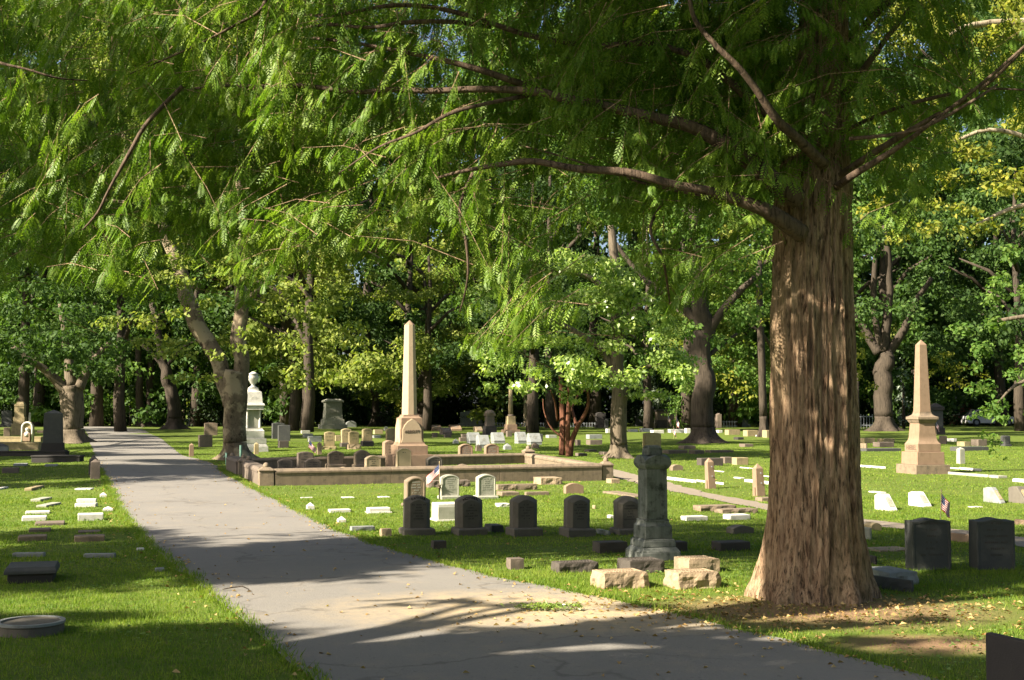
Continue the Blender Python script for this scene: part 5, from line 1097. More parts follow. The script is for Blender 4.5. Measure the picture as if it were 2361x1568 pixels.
# white urn monument
o, X_, Y_, W_, z_ = monument('urn_monument', 'white marble urn monument lettered BREINIG beside the plane tree', 546, 619, 1043,
  [('rock_base', 1028, 1043, 73, 72, 'marble', 'box'), ('step', 1021, 1028, 70, 62, 'marble', 'box'), ('step', 1010, 1021, 64, 64, 'marble', 'box'), ('name_course', 992, 1010, 54, 54, 'marble', 'box'), ('moulding', 986, 992, 54, 46, 'marble', 'flare'),
   ('back_slab', 944, 986, 30, 30, 'oldmarble', 'box'), ('entablature', 934, 944, 50, 50, 'marble', 'box'), ('cornice', 929, 934, 56, 52, 'marble', 'box'), ('dome', 903, 930, 46, 40, 'marble', 'box'), ('neck', 893, 903, 38, 24, 'marble', 'flare'), ('urn', 856, 893, 26, 26, 'marble', 'urn')])
k_ = W_ / 73
for sx_ in (-1, 1):
    for sy_ in (-1, 1):
        m = MB(); m.lathe([(3.6 * k_, z_(986)), (3 * k_, z_(984)), (2.6 * k_, z_(950)), (3.8 * k_, z_(944))], 14, cx=sx_ * 16 * k_, cy=sy_ * 16 * k_); m.build('column', ST['marble'], o, sm=True)
m = MB(); P = arch_profile(24 * k_, (z_(912) - z_(934)), (z_(912) - z_(934)) * .6); m.loft([[(x, -17 * k_, z) for x, z in P], [(x, -22 * k_, z) for x, z in P]]); m.build('arched_pediment', ST['marble'], o, loc=(0, 0, z_(934)), bev=.006)
add_text('BREINIG', .21, o, (0, -54 * k_ / 2 * .83 - .004, (z_(992) + z_(1010)) / 2), PL['dim'], sx=.85)
# LEIBERT monument
o, X_, Y_, W_, z_ = monument('pedestal_monument', 'pale grey granite pedestal lettered LEIBERT with a wide flat cap', 733, 801, 990,
  [('base', 978, 990, 68, 68, 'oldmarble', 'box'), ('step', 966, 978, 56, 54, 'oldmarble', 'box'), ('die', 938, 966, 47, 42, 'oldmarble', 'box'), ('frieze', 927, 938, 44, 43, 'oldmarble', 'box'), ('cap', 923, 927, 52, 52, 'oldmarble', 'box'), ('cap', 919.5, 923, 50, 30, 'oldmarble', 'box')])
add_text('LEIBERT', .40, o, (0, -.5 * 47 * W_ / 68 - .02, (z_(966) + z_(938)) / 2 + .1), PL['dim'], sx=.85, ext=.02)
# round column
o, X_, Y_, W_, z_ = monument('column_monument', 'round sandstone column on a stepped pink pedestal right of the tall obelisk', 1155, 1200, 999,
  [('base', 990, 999, 45, 44, 'pink', 'box'), ('step', 978, 990, 31, 30, 'pink', 'box'), ('die', 959.5, 978, 24, 22, 'tan', 'box'), ('collar', 955, 959.5, 15, 14, 'dkbrown', 'cyl'), ('column', 887, 955, 11, 8.5, 'tan', 'cyl')])
# domed dark pedestal
monument('domed_pedestal', 'dark stone pedestal with mushroom-domed cap beside the WALTMAN stone', 1112, 1146, 1003, [('base', 982, 1003, 34, 32, 'black', 'box'), ('shaft', 958, 982, 24, 22, 'dkbrown', 'box'), ('cap', 953, 958, 28, 28, 'brown', 'box'), ('dome', 944, 954, 24, 8, 'brown', 'dome')])
# tan monument far left
monument('tan_pedestal', 'tan sandstone pedestal in full sun at the far left', 24.5, 67, 1004, [('base', 977, 1004, 42, 41, 'tan', 'box'), ('step', 961, 977, 34, 33, 'tan', 'box'), ('die', 936, 961, 28, 27, 'tan', 'box'), ('cap', 931, 936, 29, 27, 'tan', 'box'), ('cap', 926, 931, 26, 20, 'tan', 'box')], yaw=math.radians(8))
monument('black_pedestal', 'big black granite monument with low pyramid top left of the road', 86, 157, 1052, [('base', 1037, 1052, 71, 70, 'black', 'box'), ('step', 1020, 1037, 56, 54, 'black', 'box'), ('die', 952, 1020, 48, 44, 'dkgrey', 'box'), ('cap', 944, 952, 44, 3, 'dkgrey', 'pyr')], yaw=math.radians(14))
# mausoleums, big family stones
def fam(x0, x1, yt, yb, d, mat, label, name='family_stone', cat='gravestone', text=None, base=True, kind='flat', ts=.3, ink='ink'):
    X, Y, W, D, HH = fit(x0, x1, yt, yb, math.radians(8), d=d); o = root_at(name, X, Y, math.radians(8), label, group='large family stones near the back', cat=cat); b = HH * .2 if base else 0
    if base: m = MB(); m.box(-W / 2, W / 2, -D / 2, D / 2, 0, b); m.build('base', ST[mat], o, bev=.02)
    tablet_mesh(W * (.86 if base else 1), D * .7, HH - b, (HH - b) * .08, 'arch' if kind != 'serp' else 'serp', .03).build('tablet', ST[mat], o, loc=(0, 0, b), bev=.02)
    if text: add_text(text, ts, o, (0, -D * .35 - .006, b + (HH - b) * .5), PL[ink])
    return o
fam(1056, 1117, 947.5, 983, .7, 'grey', 'wide grey granite stone lettered WALTMAN', text='WALTMAN', ts=.34)
fam(1462, 1508, 957.5, 983, .6, 'dkgrey', 'grey rounded-corner stone lettered OTT between the oak trunk and the dark vault', text='OTT', ts=.3, base=False)
fam(430, 462, 949.5, 982, .7, 'grey', 'grey upright stone behind the shrubs, leftmost of three left of the plane tree')
fam(443, 462, 957, 983, .6, 'grey', 'smaller pale stone in front of the grey trio', base=False)
fam(457, 512, 945, 983, .8, 'grey', 'widest grey family stone just left of the plane tree')
fam(618, 653, 956, 978, .5, 'grey', 'grey square stone right of the white urn monument', base=False)
fam(827, 874, 956, 980, .6, 'grey', 'grey sloping-topped stone left of the tall obelisk', base=False)
fam(874, 905, 948, 981, .6, 'dkgrey', 'dark stone half hidden behind the tall obelisk', base=False)
fam(0, 34, 946, 984, .6, 'dkgrey', 'shaded grey stone at the left edge behind the tan pedestal')
fam(1393, 1404, 965, 990, .5, 'dkgrey', 'dark stone just left of the oak trunk', base=False)
fam(1370, 1400, 950, 987, .6, 'black', 'black family stone in deep shade left of the oak trunk')
fam(1696, 1731, 964, 984, .5, 'grey', 'grey peaked stone right of the thin straight tree', base=False, kind='serp')
fam(1647, 1666, 952, 987, .8, 'dkbrown', 'leaning brown stone touching the massive oak trunk', base=False, kind='serp')
fam(2303, 2334, 1003, 1029, .5, 'dkgrey', 'dark slant stone under the drooping maple sprays')
o, X_, Y_, W_, z_ = monument('stone_vault', 'square dark stone vault behind the two far flags', 1507, 1560, 987, [('base', 968, 987, 53, 52, 'black', 'box'), ('wall', 948, 968, 48, 47, 'dkbrown', 'box'), ('roof', 943, 948, 53, 50, 'black', 'box')], yaw=math.radians(4), cat='vault')
monument('stone_vault', 'dark pillared vault hidden behind the right-hand obelisk', 2136, 2180, 1002, [('base', 985, 1002, 44, 44, 'black', 'box'), ('wall', 945, 985, 36, 35, 'dkgrey', 'box'), ('roof', 938, 945, 44, 42, 'black', 'box'), ('roof', 929, 938, 42, 8, 'black', 'box')], yaw=math.radians(4), cat='vault')
# arched pale stones by LEIBERT etc
headstone(681, 706.5, 970, 986, 985, 'grey', 'pale arched stone, first left of the LEIBERT pedestal', base=False, rise=.2, rows=0, d=.25)
headstone(797, 822, 970, 985, 984, 'grey', 'pale arched stone just right of the LEIBERT pedestal', base=False, rise=.2, rows=0, d=.25)
headstone(645, 669, 970, 984, 983, 'grey', 'pale arched stone, second left of the LEIBERT pedestal', base=False, rise=.2, rows=0, d=.25)
headstone(885, 895, 983, 993, 992, 'marble', 'tiny white arched stone left of the tall obelisk pedestal', base=False, kind='round', rows=0, d=.12)
headstone(470, 502, 974, 1004, 1000, 'brown', 'brown tablet half lit left of the plane tree', base=False, rise=.05, rows=0, d=.4)
headstone(457, 490, 1001, 1031, 1026, 'dkbrown', 'dark squat stone in shade left of the plane tree', base=False, rise=.05, rows=0, d=.4)
headstone(626, 656, 974, 1012, 1005, 'dkgrey', 'tall dark tablet right of the urn monument, rear one', base=False, rise=.05, rows=0, d=.3)
headstone(640, 670, 979, 1017, 1010, 'dkgrey', 'tall dark tablet right of the urn monument, front one', base=False, rise=.05, rows=0, d=.3)
block(640, 666, 1015, 1033, .5, 'dkrough', 'shaded boulder-like marker with pale top behind the plot', rough=.05)
headstone(746, 772, 994, 1037, 1028, 'tan', 'greenish tablet with a sunbeam across it, left of its row behind the plot', bx=(742, 776), rise=.12, rows=3, d=.25, rough_base=True)
headstone(786, 811, 987, 1031, 1020, 'tan', 'greenish arched tablet, rear one of the row behind the plot', bx=(783, 814), rise=.16, rows=3, d=.25, bmat='dkrough')
headstone(801, 826, 993, 1037, 1024, 'tan', 'greenish arched tablet on a rough sunlit base behind the plot', bx=(798, 832), rise=.16, rows=3, d=.25, rough_base=True, bmat='rough')
headstone(834, 858, 987, 1029, 1016, 'tan', 'greenish arched tablet on a black base, right of its row', bx=(831, 862), rise=.16, rows=3, d=.25, bmat='black')
headstone(889, 913, 986, 1024, 1017, 'tan', 'greenish arched tablet touching the tall obelisk pedestal', base=False, rise=.16, rows=0, d=.25)
# slanted row
for a in ((1075.6, 1109, 996, 1023, 'grey', 'grey slanted stone, first from the left behind the plot'), (1097, 1131, 1002, 1033, 'grey', 'grey slanted stone on a small base, nearest of the slanted row'), (1131, 1165, 996, 1023, 'grey', 'grey slanted stone with leaf shadows, third from the left'),
          (1186, 1216, 995, 1023, 'grey', 'grey slanted stone, left of the pair by the rear plot post'), (1214, 1250, 998, 1026, 'grey', 'grey slanted stone, right of the pair by the rear plot post')): slant(a[0], a[1], a[2], a[3], .55, a[4], a[5], nose=.3, line=True)
for a in ((990, 1019, 979, 994, 'pink', 'pink slanted stone, farthest left of the small trio beyond the obelisk'), (1013, 1043, 985, 1002, 'dkbrown', 'shaded brown slanted stone, nearest of the small trio beyond the obelisk'), (1034, 1065, 979, 994, 'pink', 'pink slanted stone, farthest right of the small trio beyond the obelisk'), (1091, 1114, 983, 996, 'brown', 'brown slanted stone left of the domed pedestal')): slant(a[0], a[1], a[2], a[3], .8, a[4], a[5], nose=.35)
slant(2015.7, 2070.5, 1135, 1179, .42, 'marble', 'white slanted marble stone, first right of the redwood', nose=.12, shield=True)
slant(2093.4, 2149.5, 1130, 1169, .42, 'marble', 'white slanted marble stone, second right of the redwood', nose=.12, shield=True)
slant(2266, 2319, 1120, 1161, .45, 'grey', 'grey slanted stone with shield panel, left of the pair at the right edge', nose=.12, shield=True)
slant(2324, 2385, 1118, 1162, .45, 'drab', 'darker slanted stone cut by the right edge', nose=.12, shield=True)
# small posts and cubes
post(1159, 1180, 1021, 1037, 'grey', 'squat peaked grey marker between the slanted pairs', tip=.2)
post(1043, 1058.5, 1011, 1023, 'grey', 'squat peaked grey marker left of the first slanted stone', tip=.2)
post(1223, 1244, 1019, 1034, 'brown', 'squat peaked brown marker behind the rear plot post', tip=.2)
post(1095, 1111.5, 1024, 1040, 'dkbrown', 'dark peaked footing in front of the nearest slanted stone', tip=.15)
post(435.5, 447.5, 1021, 1053, 'pink', 'sunlit granite plot post beside the far road edge', tip=.2)
post(585, 597, 1019, 1048, 'tan', 'sunlit tan plot post in front of the urn monument', tip=.2)
post(730.5, 742.5, 1018, 1048, 'brown', 'brown plot post behind the walled plot near the greenish tablets', tip=.2)
post(2204, 2226, 1030, 1070, 'oldmarble', 'pale plot post right of the square obelisk', tip=.15)
post(204, 227, 1048, 1096, 'dkbrown', 'dark plot post at the left road edge, rear one of two', tip=.25)
post(208, 232, 1057, 1105, 'dkbrown', 'dark plot post at the left road edge, front one of two', tip=.15)
post(229.5, 247, 1133, 1147, 'marble', 'small white peaked marker by the left road edge, farther one', tip=.3)
post(236.5, 262, 1165, 1179, 'marble', 'small white peaked marker by the left road edge, nearer one', tip=.3)
for a in ((995.5, 1009, 997, 1009, 'dkbrown', 'dark cube marker below the far pink slanted stone'), (1023, 1041, 1000, 1009, 'dkbrown', 'dark low marker below the shaded brown slanted stone'), (1062.5, 1076, 1000, 1009, 'dkbrown', 'dark low marker right of the small slanted trio'), (1057.5, 1076, 1008, 1018, 'dkbrown', 'dark wide marker behind the first grey slanted stone'),
          (1166.5, 1180.5, 993, 1007, 'dkbrown', 'dark cube marker in front of the round column'), (1236, 1252, 1000, 1018, 'dkgrey', 'dark stone behind the right slanted pair')): block(a[0], a[1], a[2], a[3], .25, a[4], a[5])
# pale flat stones beyond LEIBERT
for a in ((693, 715, 992, 1000, 'oldmarble', 'worn ledger stone, farthest of three below the LEIBERT pedestal'), (697, 722, 999, 1008.5, 'oldmarble', 'worn ledger stone, middle of three below the LEIBERT pedestal'), (709, 742, 1005, 1019, 'grey', 'worn ledger stone, nearest of three below the LEIBERT pedestal'),
          (771, 785, 1003, 1017, 'tan', 'tan block between the greenish tablets'), (860, 883, 990, 1001, 'tan', 'sunlit tan block left of the tall obelisk pedestal'), (858, 879, 1003, 1010, 'grey', 'grey low block left of the tall obelisk pedestal'),
          (1258, 1284, 1002, 1010, 'oldmarble', 'pale low block left of the red-stemmed cedar'), (1351, 1389, 1001, 1012, 'grey', 'grey ledger stone right of the cedar stems, rear'), (1351, 1389, 1013, 1026, 'dkbrown', 'brown rock-faced block left of the oak trunk'),
          (1325, 1339, 1013, 1027, 'dkbrown', 'brown block behind the curved cedar stem'), (1347, 1376, 1035, 1042, 'dkbrown', 'low brown block between cedar and oak'), (1326, 1354, 1043, 1052, 'dkbrown', 'dark low block right of the cedar foot'), (1380, 1402, 1040, 1049, 'dkbrown', 'low brown block at the left foot of the oak'),
          (1396, 1408, 988, 998, 'marble', 'white block just left of the oak trunk'), (1447, 1471, 989, 996, 'marble', 'white block just right of the oak trunk'), (1474, 1504, 987, 996, 'marble', 'white block below the OTT stone'), (1499, 1531, 991, 999, 'marble', 'white block in front of the dark vault'),
          (1538, 1578, 989, 998, 'marble', 'long white block right of the flags'), (1578, 1592, 987, 999, 'marble', 'white block touching the massive oak on its left'), (1649, 1666, 991, 998, 'marble', 'white block touching the massive oak on its right'),
          (1671, 1707, 990, 1003, 'tan', 'tan ledger stone, first right of the massive oak'), (1713, 1748, 991, 1006, 'tan', 'tan ledger stone, second right of the massive oak'), (1757, 1792, 991, 1009, 'tan', 'tan ledger stone, third right of the massive oak'), (1742, 1768, 1002, 1007, 'marble', 'thin white stone in front of the tan ledger stones'),
          (1564, 1604, 1026, 1036, 'dkbrown', 'brown block in shade below the massive oak roots'), (1527, 1586, 1036, 1046, 'dkbrown', 'long dark kerb block in shade, left of the central shaded trio'), (1587, 1624, 1036, 1047, 'dkbrown', 'dark kerb block in shade, middle of the central shaded trio'), (1625, 1692, 1036, 1044, 'dkbrown', 'long dark kerb block in shade, right of the central shaded trio'),
          (1691, 1715, 1007, 1014, 'black', 'black low block right of the massive oak roots'), (1704, 1737, 1022, 1031, 'dkbrown', 'brown low block in shade left of the redwood'), (1483, 1511, 975, 987, 'brown', 'brown rounded barrel stone below the OTT stone'), (1757, 1767, 977, 983, 'marble', 'tiny white stone at the far hedge'),
          (1978, 2018, 1009, 1022, 'tan', 'tan ledger stone right behind the redwood'), (2022, 2063, 1010, 1020, 'tan', 'tan ledger stone left of the square obelisk'), (2012, 2062, 1018, 1031, 'dkbrown', 'dark tomb block below the tan ledger stones'), (1980, 2000, 1021, 1034, 'brown', 'brown block peeping out behind the redwood'),
          (1980, 2078, 1032, 1041, 'dkgrey', 'long grey kerb stone left of the square obelisk'), (2183, 2206, 1010, 1018, 'marble', 'white block up the lawn right of the square obelisk'), (2165, 2184, 1004, 1024, 'dkbrown', 'dark upright block right behind the square obelisk'), (2190, 2280, 1028, 1040, 'dkgrey', 'long grey kerb stone right of the square obelisk'),
          (2206, 2238, 1017, 1029, 'tan', 'tan block on the slope right of the square obelisk'), (2238, 2276, 1012, 1029, 'dkbrown', 'brown upright block on the slope right of the obelisk'), (8, 25, 985, 1006, 'brown', 'brown upright block at the left edge'), (85, 101, 992, 999, 'brown', 'brown low block left of the black monument'),
          (58, 81, 992, 1000, 'brown', 'brown low block behind the niche stone')):
    block(a[0], a[1], a[2], a[3], .5 if a[1] - a[0] > 16 else .3, a[4], a[5])
# slabs on the right lawn
for a in ((1980, 2027, 1070, 1081, 'marble', 'white slab right of the redwood at obelisk height', .06), (2192, 2211, 1076, 1083, 'marble', 'small white slab right of the obelisk plinth', .04), (2220, 2255, 1077, 1086, 'marble', 'white slab beyond the pale plot post', .06), (2199, 2267, 1087, 1101, 'oldmarble', 'long slab half shadowed right of the obelisk', .07),
          (2268, 2323, 1094, 1103, 'oldmarble', 'pale slab farther right of the obelisk', .06), (2346, 2380, 1102, 1115, 'marble', 'white slab cut by the right edge', .08), (2231, 2267, 1166, 1171, 'marble', 'thin pale slab above the right dark tablet', .02), (2002, 2044, 1131, 1138, 'marble', 'thin white slab behind the first white slanted stone', .03)):
    slab(a[0], a[1], a[2], a[3], a[4], a[5], h=a[6])
# two big dark tablets
for x0_, x1_, yt_, lb in ((2085.4, 2195, 1189, 'tall dark granite tablet with curved top and rough side, left of two at the right'), (2232, 2342, 1188, 'tall dark granite tablet with a sunbeam on its face, right of two at the right')):
    headstone(x0_, x1_, yt_, 1315, 1314, 'dkgrey', lb, base=False, kind='serp', rise=.06, d=.2, rows=6, ch=.006, panel=.02, yaw=math.radians(4))
holder_flag(2168, 1240, 1135, 20, (36, 26), 'striped flag behind the left dark tablet', lean=4, holder=False, furl=.15)
block(1991, 2033, 1200, 1224, .18, 'tan', 'low arched tan marker right of the redwood by the path', arch=.3)
block(1975, 2009, 1209, 1244, .3, 'oldmarble', 'pale square block touching the redwood on its right')
block(2180, 2233, 1222, 1253, .5, 'pink', 'pale block between the two dark tablets', yaw=math.radians(30))
block(2338, 2380, 1194, 1214, .3, 'pink', 'pale block cut by the right edge beyond the dark tablet')
block(1988, 2110, 1256, 1273, .35, 'rough', 'long rough ledger marker left of the dark tablets', rough=.02)
block(1992, 2023, 1274, 1302, .2, 'black', 'small black block marker right of the redwood')
block(1985, 2116, 1301, 1352, .45, 'grey', 'long grey rock-faced marker at the foot of the redwood', rough=.03)
block(1990, 2100, 1319, 1367, .55, 'dkgrey', 'dark polished marker with black end at the foot of the redwood', rough=.02, yaw=math.radians(35))
block(2270, 2420, 1450, 1640, .42, 'black', 'big black square post cut by the bottom right corner', name='marker_post', yaw=math.radians(22), group='small plot marker posts')
# left lawn
L5 = math.radians(18)
block(40.7, 109, 1228, 1249, .25, 'brown', 'brown block marker, left one of the brown pair on the left lawn', yaw=L5)
block(171, 242, 1228, 1250, .25, 'brown', 'brown block marker, right one of the brown pair on the left lawn', yaw=L5)
block(179, 239, 1179, 1202, .25, 'marble', 'thick white block marker near the left road edge', yaw=L5)
block(50, 109, 1185, 1202, .25, 'marble', 'white block marker, nearer of two stacked white ones on the left lawn', yaw=L5)
block(58, 116, 1174, 1186, .25, 'marble', 'white block marker, farther of two stacked white ones on the left lawn', yaw=L5)
block(80, 150, 1197, 1213, .35, 'dkbrown', 'dark long marker behind the white one on the left lawn', yaw=L5)
block(66, 118, 1213, 1228, .25, 'dkbrown', 'dark marker above the left brown block', yaw=L5)
block(180, 232, 1218, 1230, .25, 'dkbrown', 'dark marker just behind the right brown block', yaw=L5)
slab(56, 103, 1118, 1132, 'tan', 'stained slab farthest back in the sunlit left lawn', h=.06, yaw=0.1)
slab(70, 121, 1145, 1157, 'oldmarble', 'weathered slab in the sunlit left lawn, upper of two', h=.05, yaw=0.0)
slab(83, 142, 1157, 1170, 'oldmarble', 'weathered slab in the sunlit left lawn, lower of two', h=.04, yaw=0.0)
slab(172, 226, 1158, 1170, 'marble', 'white slab by the road, nearer of two', h=.07, yaw=0.1)
slab(176, 224, 1149, 1159, 'marble', 'white slab by the road, farther of two', h=.07, yaw=0.1)
slab(171, 217, 1124, 1130, 'marble', 'thin white slab at the top of the sunlit left lawn', h=.03, yaw=0.1)
slab(-12, 20, 1121, 1130, 'marble', 'pale slab cut by the left edge', h=.04, yaw=0.1)
slab(27.7, 106, 1273, 1285, 'grey', 'grey flush slab above the black box tomb', h=.05, yaw=0.1)
slab(192, 268, 1274, 1287, 'grey', 'grey framed flush slab in the shaded left lawn', h=.05, yaw=0.1)
block(315, 333, 1259, 1269, .09, 'marble', 'tiny white footstone by the road in the left lawn', yaw=L5)
block(357, 380, 1304, 1319, .09, 'grey', 'tiny grey footstone by the road lower in the left lawn', yaw=L5)
block(4, 45, 1076, 1091, .3, 'dkbrown', 'dark low block in shade at the left edge', yaw=L5)
slab(30, 65, 1067, 1075, 'grey', 'grey slab in the upper shaded left lawn, left one', h=.06)
slab(103, 134, 1069, 1076, 'grey', 'grey slab in the upper shaded left lawn, right one', h=.06)
# black box tomb
X, Y, W, D, HH = fit(7.5, 138.6, 1288, 1348, math.radians(16), d=.55); o = root_at('box_tomb', X, Y, math.radians(16), 'black box tomb with moulded lid in the left lawn', cat='tomb')
m = MB(); m.box(-W / 2 + .03, W / 2 - .03, -D / 2 + .03, D / 2 - .03, 0, HH * .62); m.build('chest', ST['black'], o, bev=.008)
m = MB(); m.box(-W / 2, W / 2, -D / 2, D / 2, HH * .62, HH * .80); m.box(-W / 2, W / 2, -D / 2, D / 2, HH * .80, HH, .93, .86); m.build('lid', ST['dkgrey'], o, bev=.006)
# round base cut by the left edge
g = ground(42, 1472); r_ = 77 * g.y / F; g = Vector((g.x, g.y + r_, 0)); o = root_at('round_basin', g.x, g.y, 0, 'round stone disc base with raised rim at the lower left edge', cat='stone base')
m = MB(); zz = .095; m.lathe([(r_ * .98, -.03), (r_ * .97, zz * .8), (r_, zz * .84), (r_, zz), (r_ * .86, zz), (r_ * .84, zz * .92), (.01, zz * .93)], 48); m.build('disc', ST['drab'], o, sm=False, bev=.004)
m = MB(); m.lathe([(r_ * 1.004, zz * .88), (r_ * 1.004, zz + .006), (r_ * .87, zz + .006), (r_ * .87, zz * .94), (r_ * 1.004, zz * .88)], 48, cap=False); m.build('rim', ST['grey'], o)
# sunny walls and niche stone far left
def curb(x0, x1, yt, yb, d, mat, label, yaw=0.0, name='kerb_wall'):
    X, Y, W, D, HH = fit(x0, x1, yt, yb, yaw, d=d); o = root_at(name, X, Y, yaw, label, cat='wall', group='low plot walls at the left'); m = MB(); m.box(-W / 2, W / 2, -D / 2, D / 2, -.05, HH * .8); m.build('wall', ST[mat], o, bev=.01); m = MB(); m.box(-W / 2 - .02, W / 2 + .02, -D / 2 - .02, D / 2 + .02, HH * .8, HH); m.build('coping', ST[mat], o, bev=.01); return o
curb(-40, 100, 1006, 1019, .35, 'tan', 'rear tan wall in the sun behind the niche stone')
curb(-40, 98, 1018, 1038, .4, 'tan', 'front tan wall in the sun below the niche stone')
curb(-30, 160, 1038, 1052, .4, 'black', 'shaded dark wall under the black monument')
curb(72, 194, 1048, 1066, .4, 'black', 'dark curved kerb in front of the black monument')
X, Y, W, D, HH = fit(46, 80, 971, 1020, 0.0, d=.28); Z0 = at(60, 1019, Y).z; o = root_at('niche_stone', X, Y, 0.0, 'arched white niche stone with twisted columns and a carved cherub', cat='headstone', group='')
b_ = .0; R_ = W / 2; m = MB(); P = arch_profile(W, HH, 0, 'round', 20); m.loft([[(x, D / 2, z) for x, z in P], [(x, D * .1, z) for x, z in P]]); m.build('back_slab', ST['tan'], o, bev=.01)
m = MB(); pts = [(-R_ * .84, -.02, 0), (-R_ * .84, -.02, HH - R_)] + [(-R_ * .84 * math.cos(PI * i / 12), -.02, HH - R_ + R_ * .84 * math.sin(PI * i / 12)) for i in range(1, 12)] + [(R_ * .84, -.02, HH - R_), (R_ * .84, -.02, 0)]
m.tube(pts, [R_ * .16] * len(pts), 12, rough=.12); m.build('twisted_arch', ST['marble'], o, sm=True)
m = MB(); m.lathe([(.01, .0), (.06, .02), (.085, .09), (.07, .16), (.01, .19)], 12); m.v = [(x, y - .02, z + HH * .52) for x, y, z in m.v]; m.lathe([(.14, HH * .30), (.13, HH * .45), (.05, HH * .53)], 12, cy=-.02)
m.build('cherub', ST['marble'], o, sm=True); m = MB(); m.box(-R_ * .6, R_ * .6, -.12, .0, HH * .06, HH * .45); m.build('scroll_panel', ST['pink'], o, bev=.02)
o = monument('marble_stub', 'pale marble fragment with grey cap cut by the left edge', -16, 21, 1046, [('block', 1028, 1046, 37, 35, 'grey', 'box'), ('cap', 1021, 1028, 35, 6, 'dkgrey', 'pyr')], cat='gravestone')[0]
post(65.5, 71.5, 951, 1004, 'oldmarble', 'slim white post behind the niche stone', tip=.05, taper=1)
# green tap and pipe
g = ground(521.5, 1073); o = root_at('water_tap', g.x, g.y, 0, 'green standing water tap left of the walled plot', cat='tap'); k = g.y / F
m = MB(); m.tube([(0, 0, 0), (0, 0, 28 * k)], [2 * k, 2 * k], 10); m.build('standpipe', PL['green'], o, sm=True); m = MB(); m.tube([(0, 0, 22 * k), (-4 * k, -.02, 22 * k), (-5 * k, -.02, 19 * k)], [1.2 * k] * 3, 8); m.build('spout', PL['green'], o, sm=True); m = MB(); m.tube([(-3 * k, 0, 29 * k), (3 * k, 0, 29 * k)], [.9 * k] * 2, 8); m.build('handle', PL['green'], o, sm=True)
g = ground(555, 1075); k = g.y / F; m = MB(); m.tube([(0, 0, 0), (0, 0, 48 * k)], [3.2 * k, 3.2 * k], 12); m.lathe([(3.7 * k, 0), (3.7 * k, 1.5 * k)], 12); tag(m.build('green_pipe', PL['green'], None, tuple(g), sm=False), 'thick green upright pipe at the foot of the plane tree', 'pipe')
# far flags
holder_flag(1560, 998, 957, 8, (20, 24), 'sunlit small flag in front of the round shrub', holder=False, Y=88)
holder_flag(1540, 985, 955, 8, (14, 18), 'dim small flag against the dark vault', holder=False, Y=92)
holder_flag(1553, 1012, 984, 6, (14, 16), 'small shaded flag low in the grass left of the massive oak', holder=False, Y=66)
holder_flag(2159, 1003, 970, 7, (14, 16), 'small flag in the shadow right of the square obelisk', holder=False, Y=76)
# white picket fence at the back
def fence(x0, x1, Y, label, ytop=970):
    a = at(x0, 980, Y); b = at(x1, 980, Y); o = empty('picket_fence', (a.x, Y, 0)); tag(o, label, 'fence', 'white fences at the back'); hh = at(x0, ytop, Y).z; m = MB(); x = 0
    while x < b.x - a.x: m.box(x, x + .05, 0, .02, 0, hh); x += .22
    m.build('pickets', PL['fence'], o); m = MB(); m.box(0, b.x - a.x, .02, .06, hh * .8, hh * .87); m.box(0, b.x - a.x, .02, .06, hh * .2, hh * .27); m.build('rails', PL['fence'], o)
fence(1592, 1700, 104, 'white picket fence between the massive oak and the thin tree'); fence(1140, 1400, 106, 'white picket fence low behind the round column and cedar', 974); fence(1958, 2012, 100, 'white picket fence right of the redwood trunk', 955)
# vehicles and houses beyond the fence at the right
def car(px, py, Y, L_, hh, paint, label, name='parked_car', van=False):
    g = at(px, py, Y); o = empty(name, (g.x, Y, 0)); tag(o, label, 'van' if van else 'car'); w = 1.75
    S = [(-.5, .16), (-.5, .62), (-.46, .95 if van else .60), (-.20 if van else -.30, 1.0), (.22, 1.0), (.34, .62), (.49, .52), (.5, .16)] 
    m = MB(); m.loft([[(x * L_, -w / 2, z * hh) for x, z in S], [(x * L_, w / 2, z * hh) for x, z in S]]); m.build('body', PL[paint], o, bev=.08)
    S = [(-.36, .64), (-.30, .92), (.20, .92), (.29, .64)]; m = MB(); m.loft([[(x * L_, -w / 2 - .01, z * hh) for x, z in S], [(x * L_, w / 2 + .01, z * hh) for x, z in S]]); m.build('window', PL['glass'], o)
    for sx_ in (-.32, .32):
        for sy_ in (-w / 2 - .02, w / 2 - .2):
            m = MB(); m.lathe([(.33, 0), (.34, .1), (.33, .22)], 20); m.v = [(x + sx_ * L_, z + sy_, y + .33) for x, y, z in m.v]; wh = m.build('wheel', PL['tyre'], o); m = MB(); m.lathe([(.18, -.01), (.18, .23)], 14); m.v = [(x + sx_ * L_, z + sy_, y + .33) for x, y, z in m.v]; m.build('rim', PL['fence'], wh)
car(2082, 981, 114, 4.6, 2.0, 'carwhite', 'white van parked beyond the graves left of the square obelisk', 'parked_van', True); car(2280, 983, 114, 4.3, 1.45, 'carwhite', 'white car parked in front of the brick house at right')
BR = stone('red_brick', (.33, .12, .07), (.42, .17, .11), dirty=.3, bump=.4)
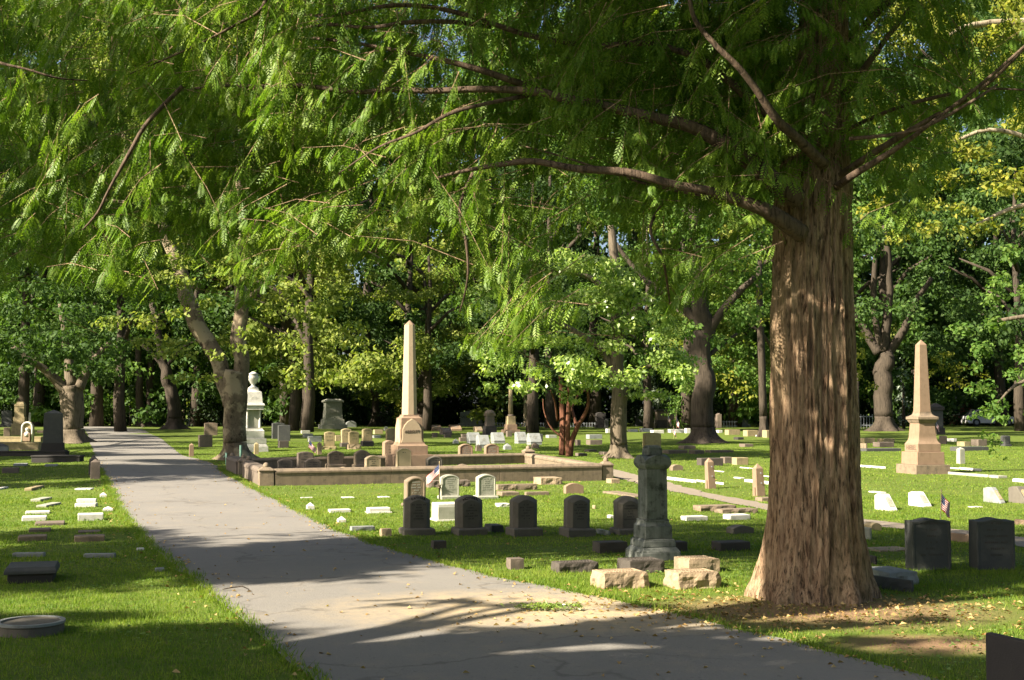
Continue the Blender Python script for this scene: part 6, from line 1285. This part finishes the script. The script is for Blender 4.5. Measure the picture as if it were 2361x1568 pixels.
def house(px0, px1, ytop, Y, label):
    a = at(px0, 980, Y); b = at(px1, 980, Y); w_ = b.x - a.x; hh = at(px0, ytop, Y).z; o = empty('brick_house', (a.x + w_ / 2, Y, 0)); tag(o, label, 'house'); m = MB(); m.box(-w_ / 2, w_ / 2, 0, 6, -.1, hh); m.build('wall', BR, o)
    m = MB(); m.loft([[(-w_ / 2 - .4, -.4, hh), (-w_ / 2 - .4, 6.4, hh), (-w_ / 2 - .4, 3, hh + 2.6)], [(w_ / 2 + .4, -.4, hh), (w_ / 2 + .4, 6.4, hh), (w_ / 2 + .4, 3, hh + 2.6)]]); m.build('roof', PL['roof'], o)
    n = max(2, int(w_ / 2.2))
    for i in range(n):
        for z0_ in ([.9, 3.6] if hh > 5 else [.9]):
            x = -w_ / 2 + (i + .5) * w_ / n; m = MB(); m.box(x - .55, x + .55, -.06, .04, z0_, z0_ + 1.5); wn = m.build('window', PL['trim'], o); m = MB(); m.box(x - .43, x + .43, -.08, -.05, z0_ + .12, z0_ + 1.38); m.build('pane', PL['glass'], wn)
house(2170, 2290, 925, 124, 'red brick house with cream windows seen through trees at the right'); house(1762, 1800, 938, 126, 'small red brick building just left of the redwood'); house(820, 1010, 930, 128, 'pale-windowed brick house hidden in the woods behind the tall obelisk')
# things lying on the road
g = ground(545, 1366); o = empty('fallen_twig', (g.x, g.y, .03)); tag(o, 'bare curved twig lying on the left side of the road', 'twig'); m = MB(); m.tube([(-.12, 0, 0), (-.05, .04, .01), (.04, .05, .02), (.11, 0, 0)], [.004, .006, .006, .004], 6); m.build('stem', BK['dark'], o, sm=True)
g = ground(1265, 1410); o = empty('fallen_branch', (g.x, g.y, .02)); tag(o, 'small broken green redwood branch lying on the sunlit road', 'branch'); m = MB(); m.tube([(-.22, 0, .0), (-.05, .02, .02), (.10, .05, .03), (.20, -.02, .02), (.16, -.09, .01)], [.003, .004, .005, .005, .004], 6); m.tube([(.08, .05, .03), (.04, .12, .03)], [.003, .002], 5); m.build('stem', BK['redwood'], o, sm=True)
n = 420; P = np.c_[rng.normal(-.04, .12, n), rng.normal(-.02, .035, n), .005 + .04 * rng.random(n)]; P[:60, 0] = rng.normal(.22, .02, 60); D = rng.normal(size=(n, 3)); D[:, 2] *= .3
link('foliage', np_mesh('foliage', leaf_quads(P, D, norm(rng.normal(size=(n, 3)) + [0, 0, 1.5]), .035, .012), 4, LF['oak']), None, o)
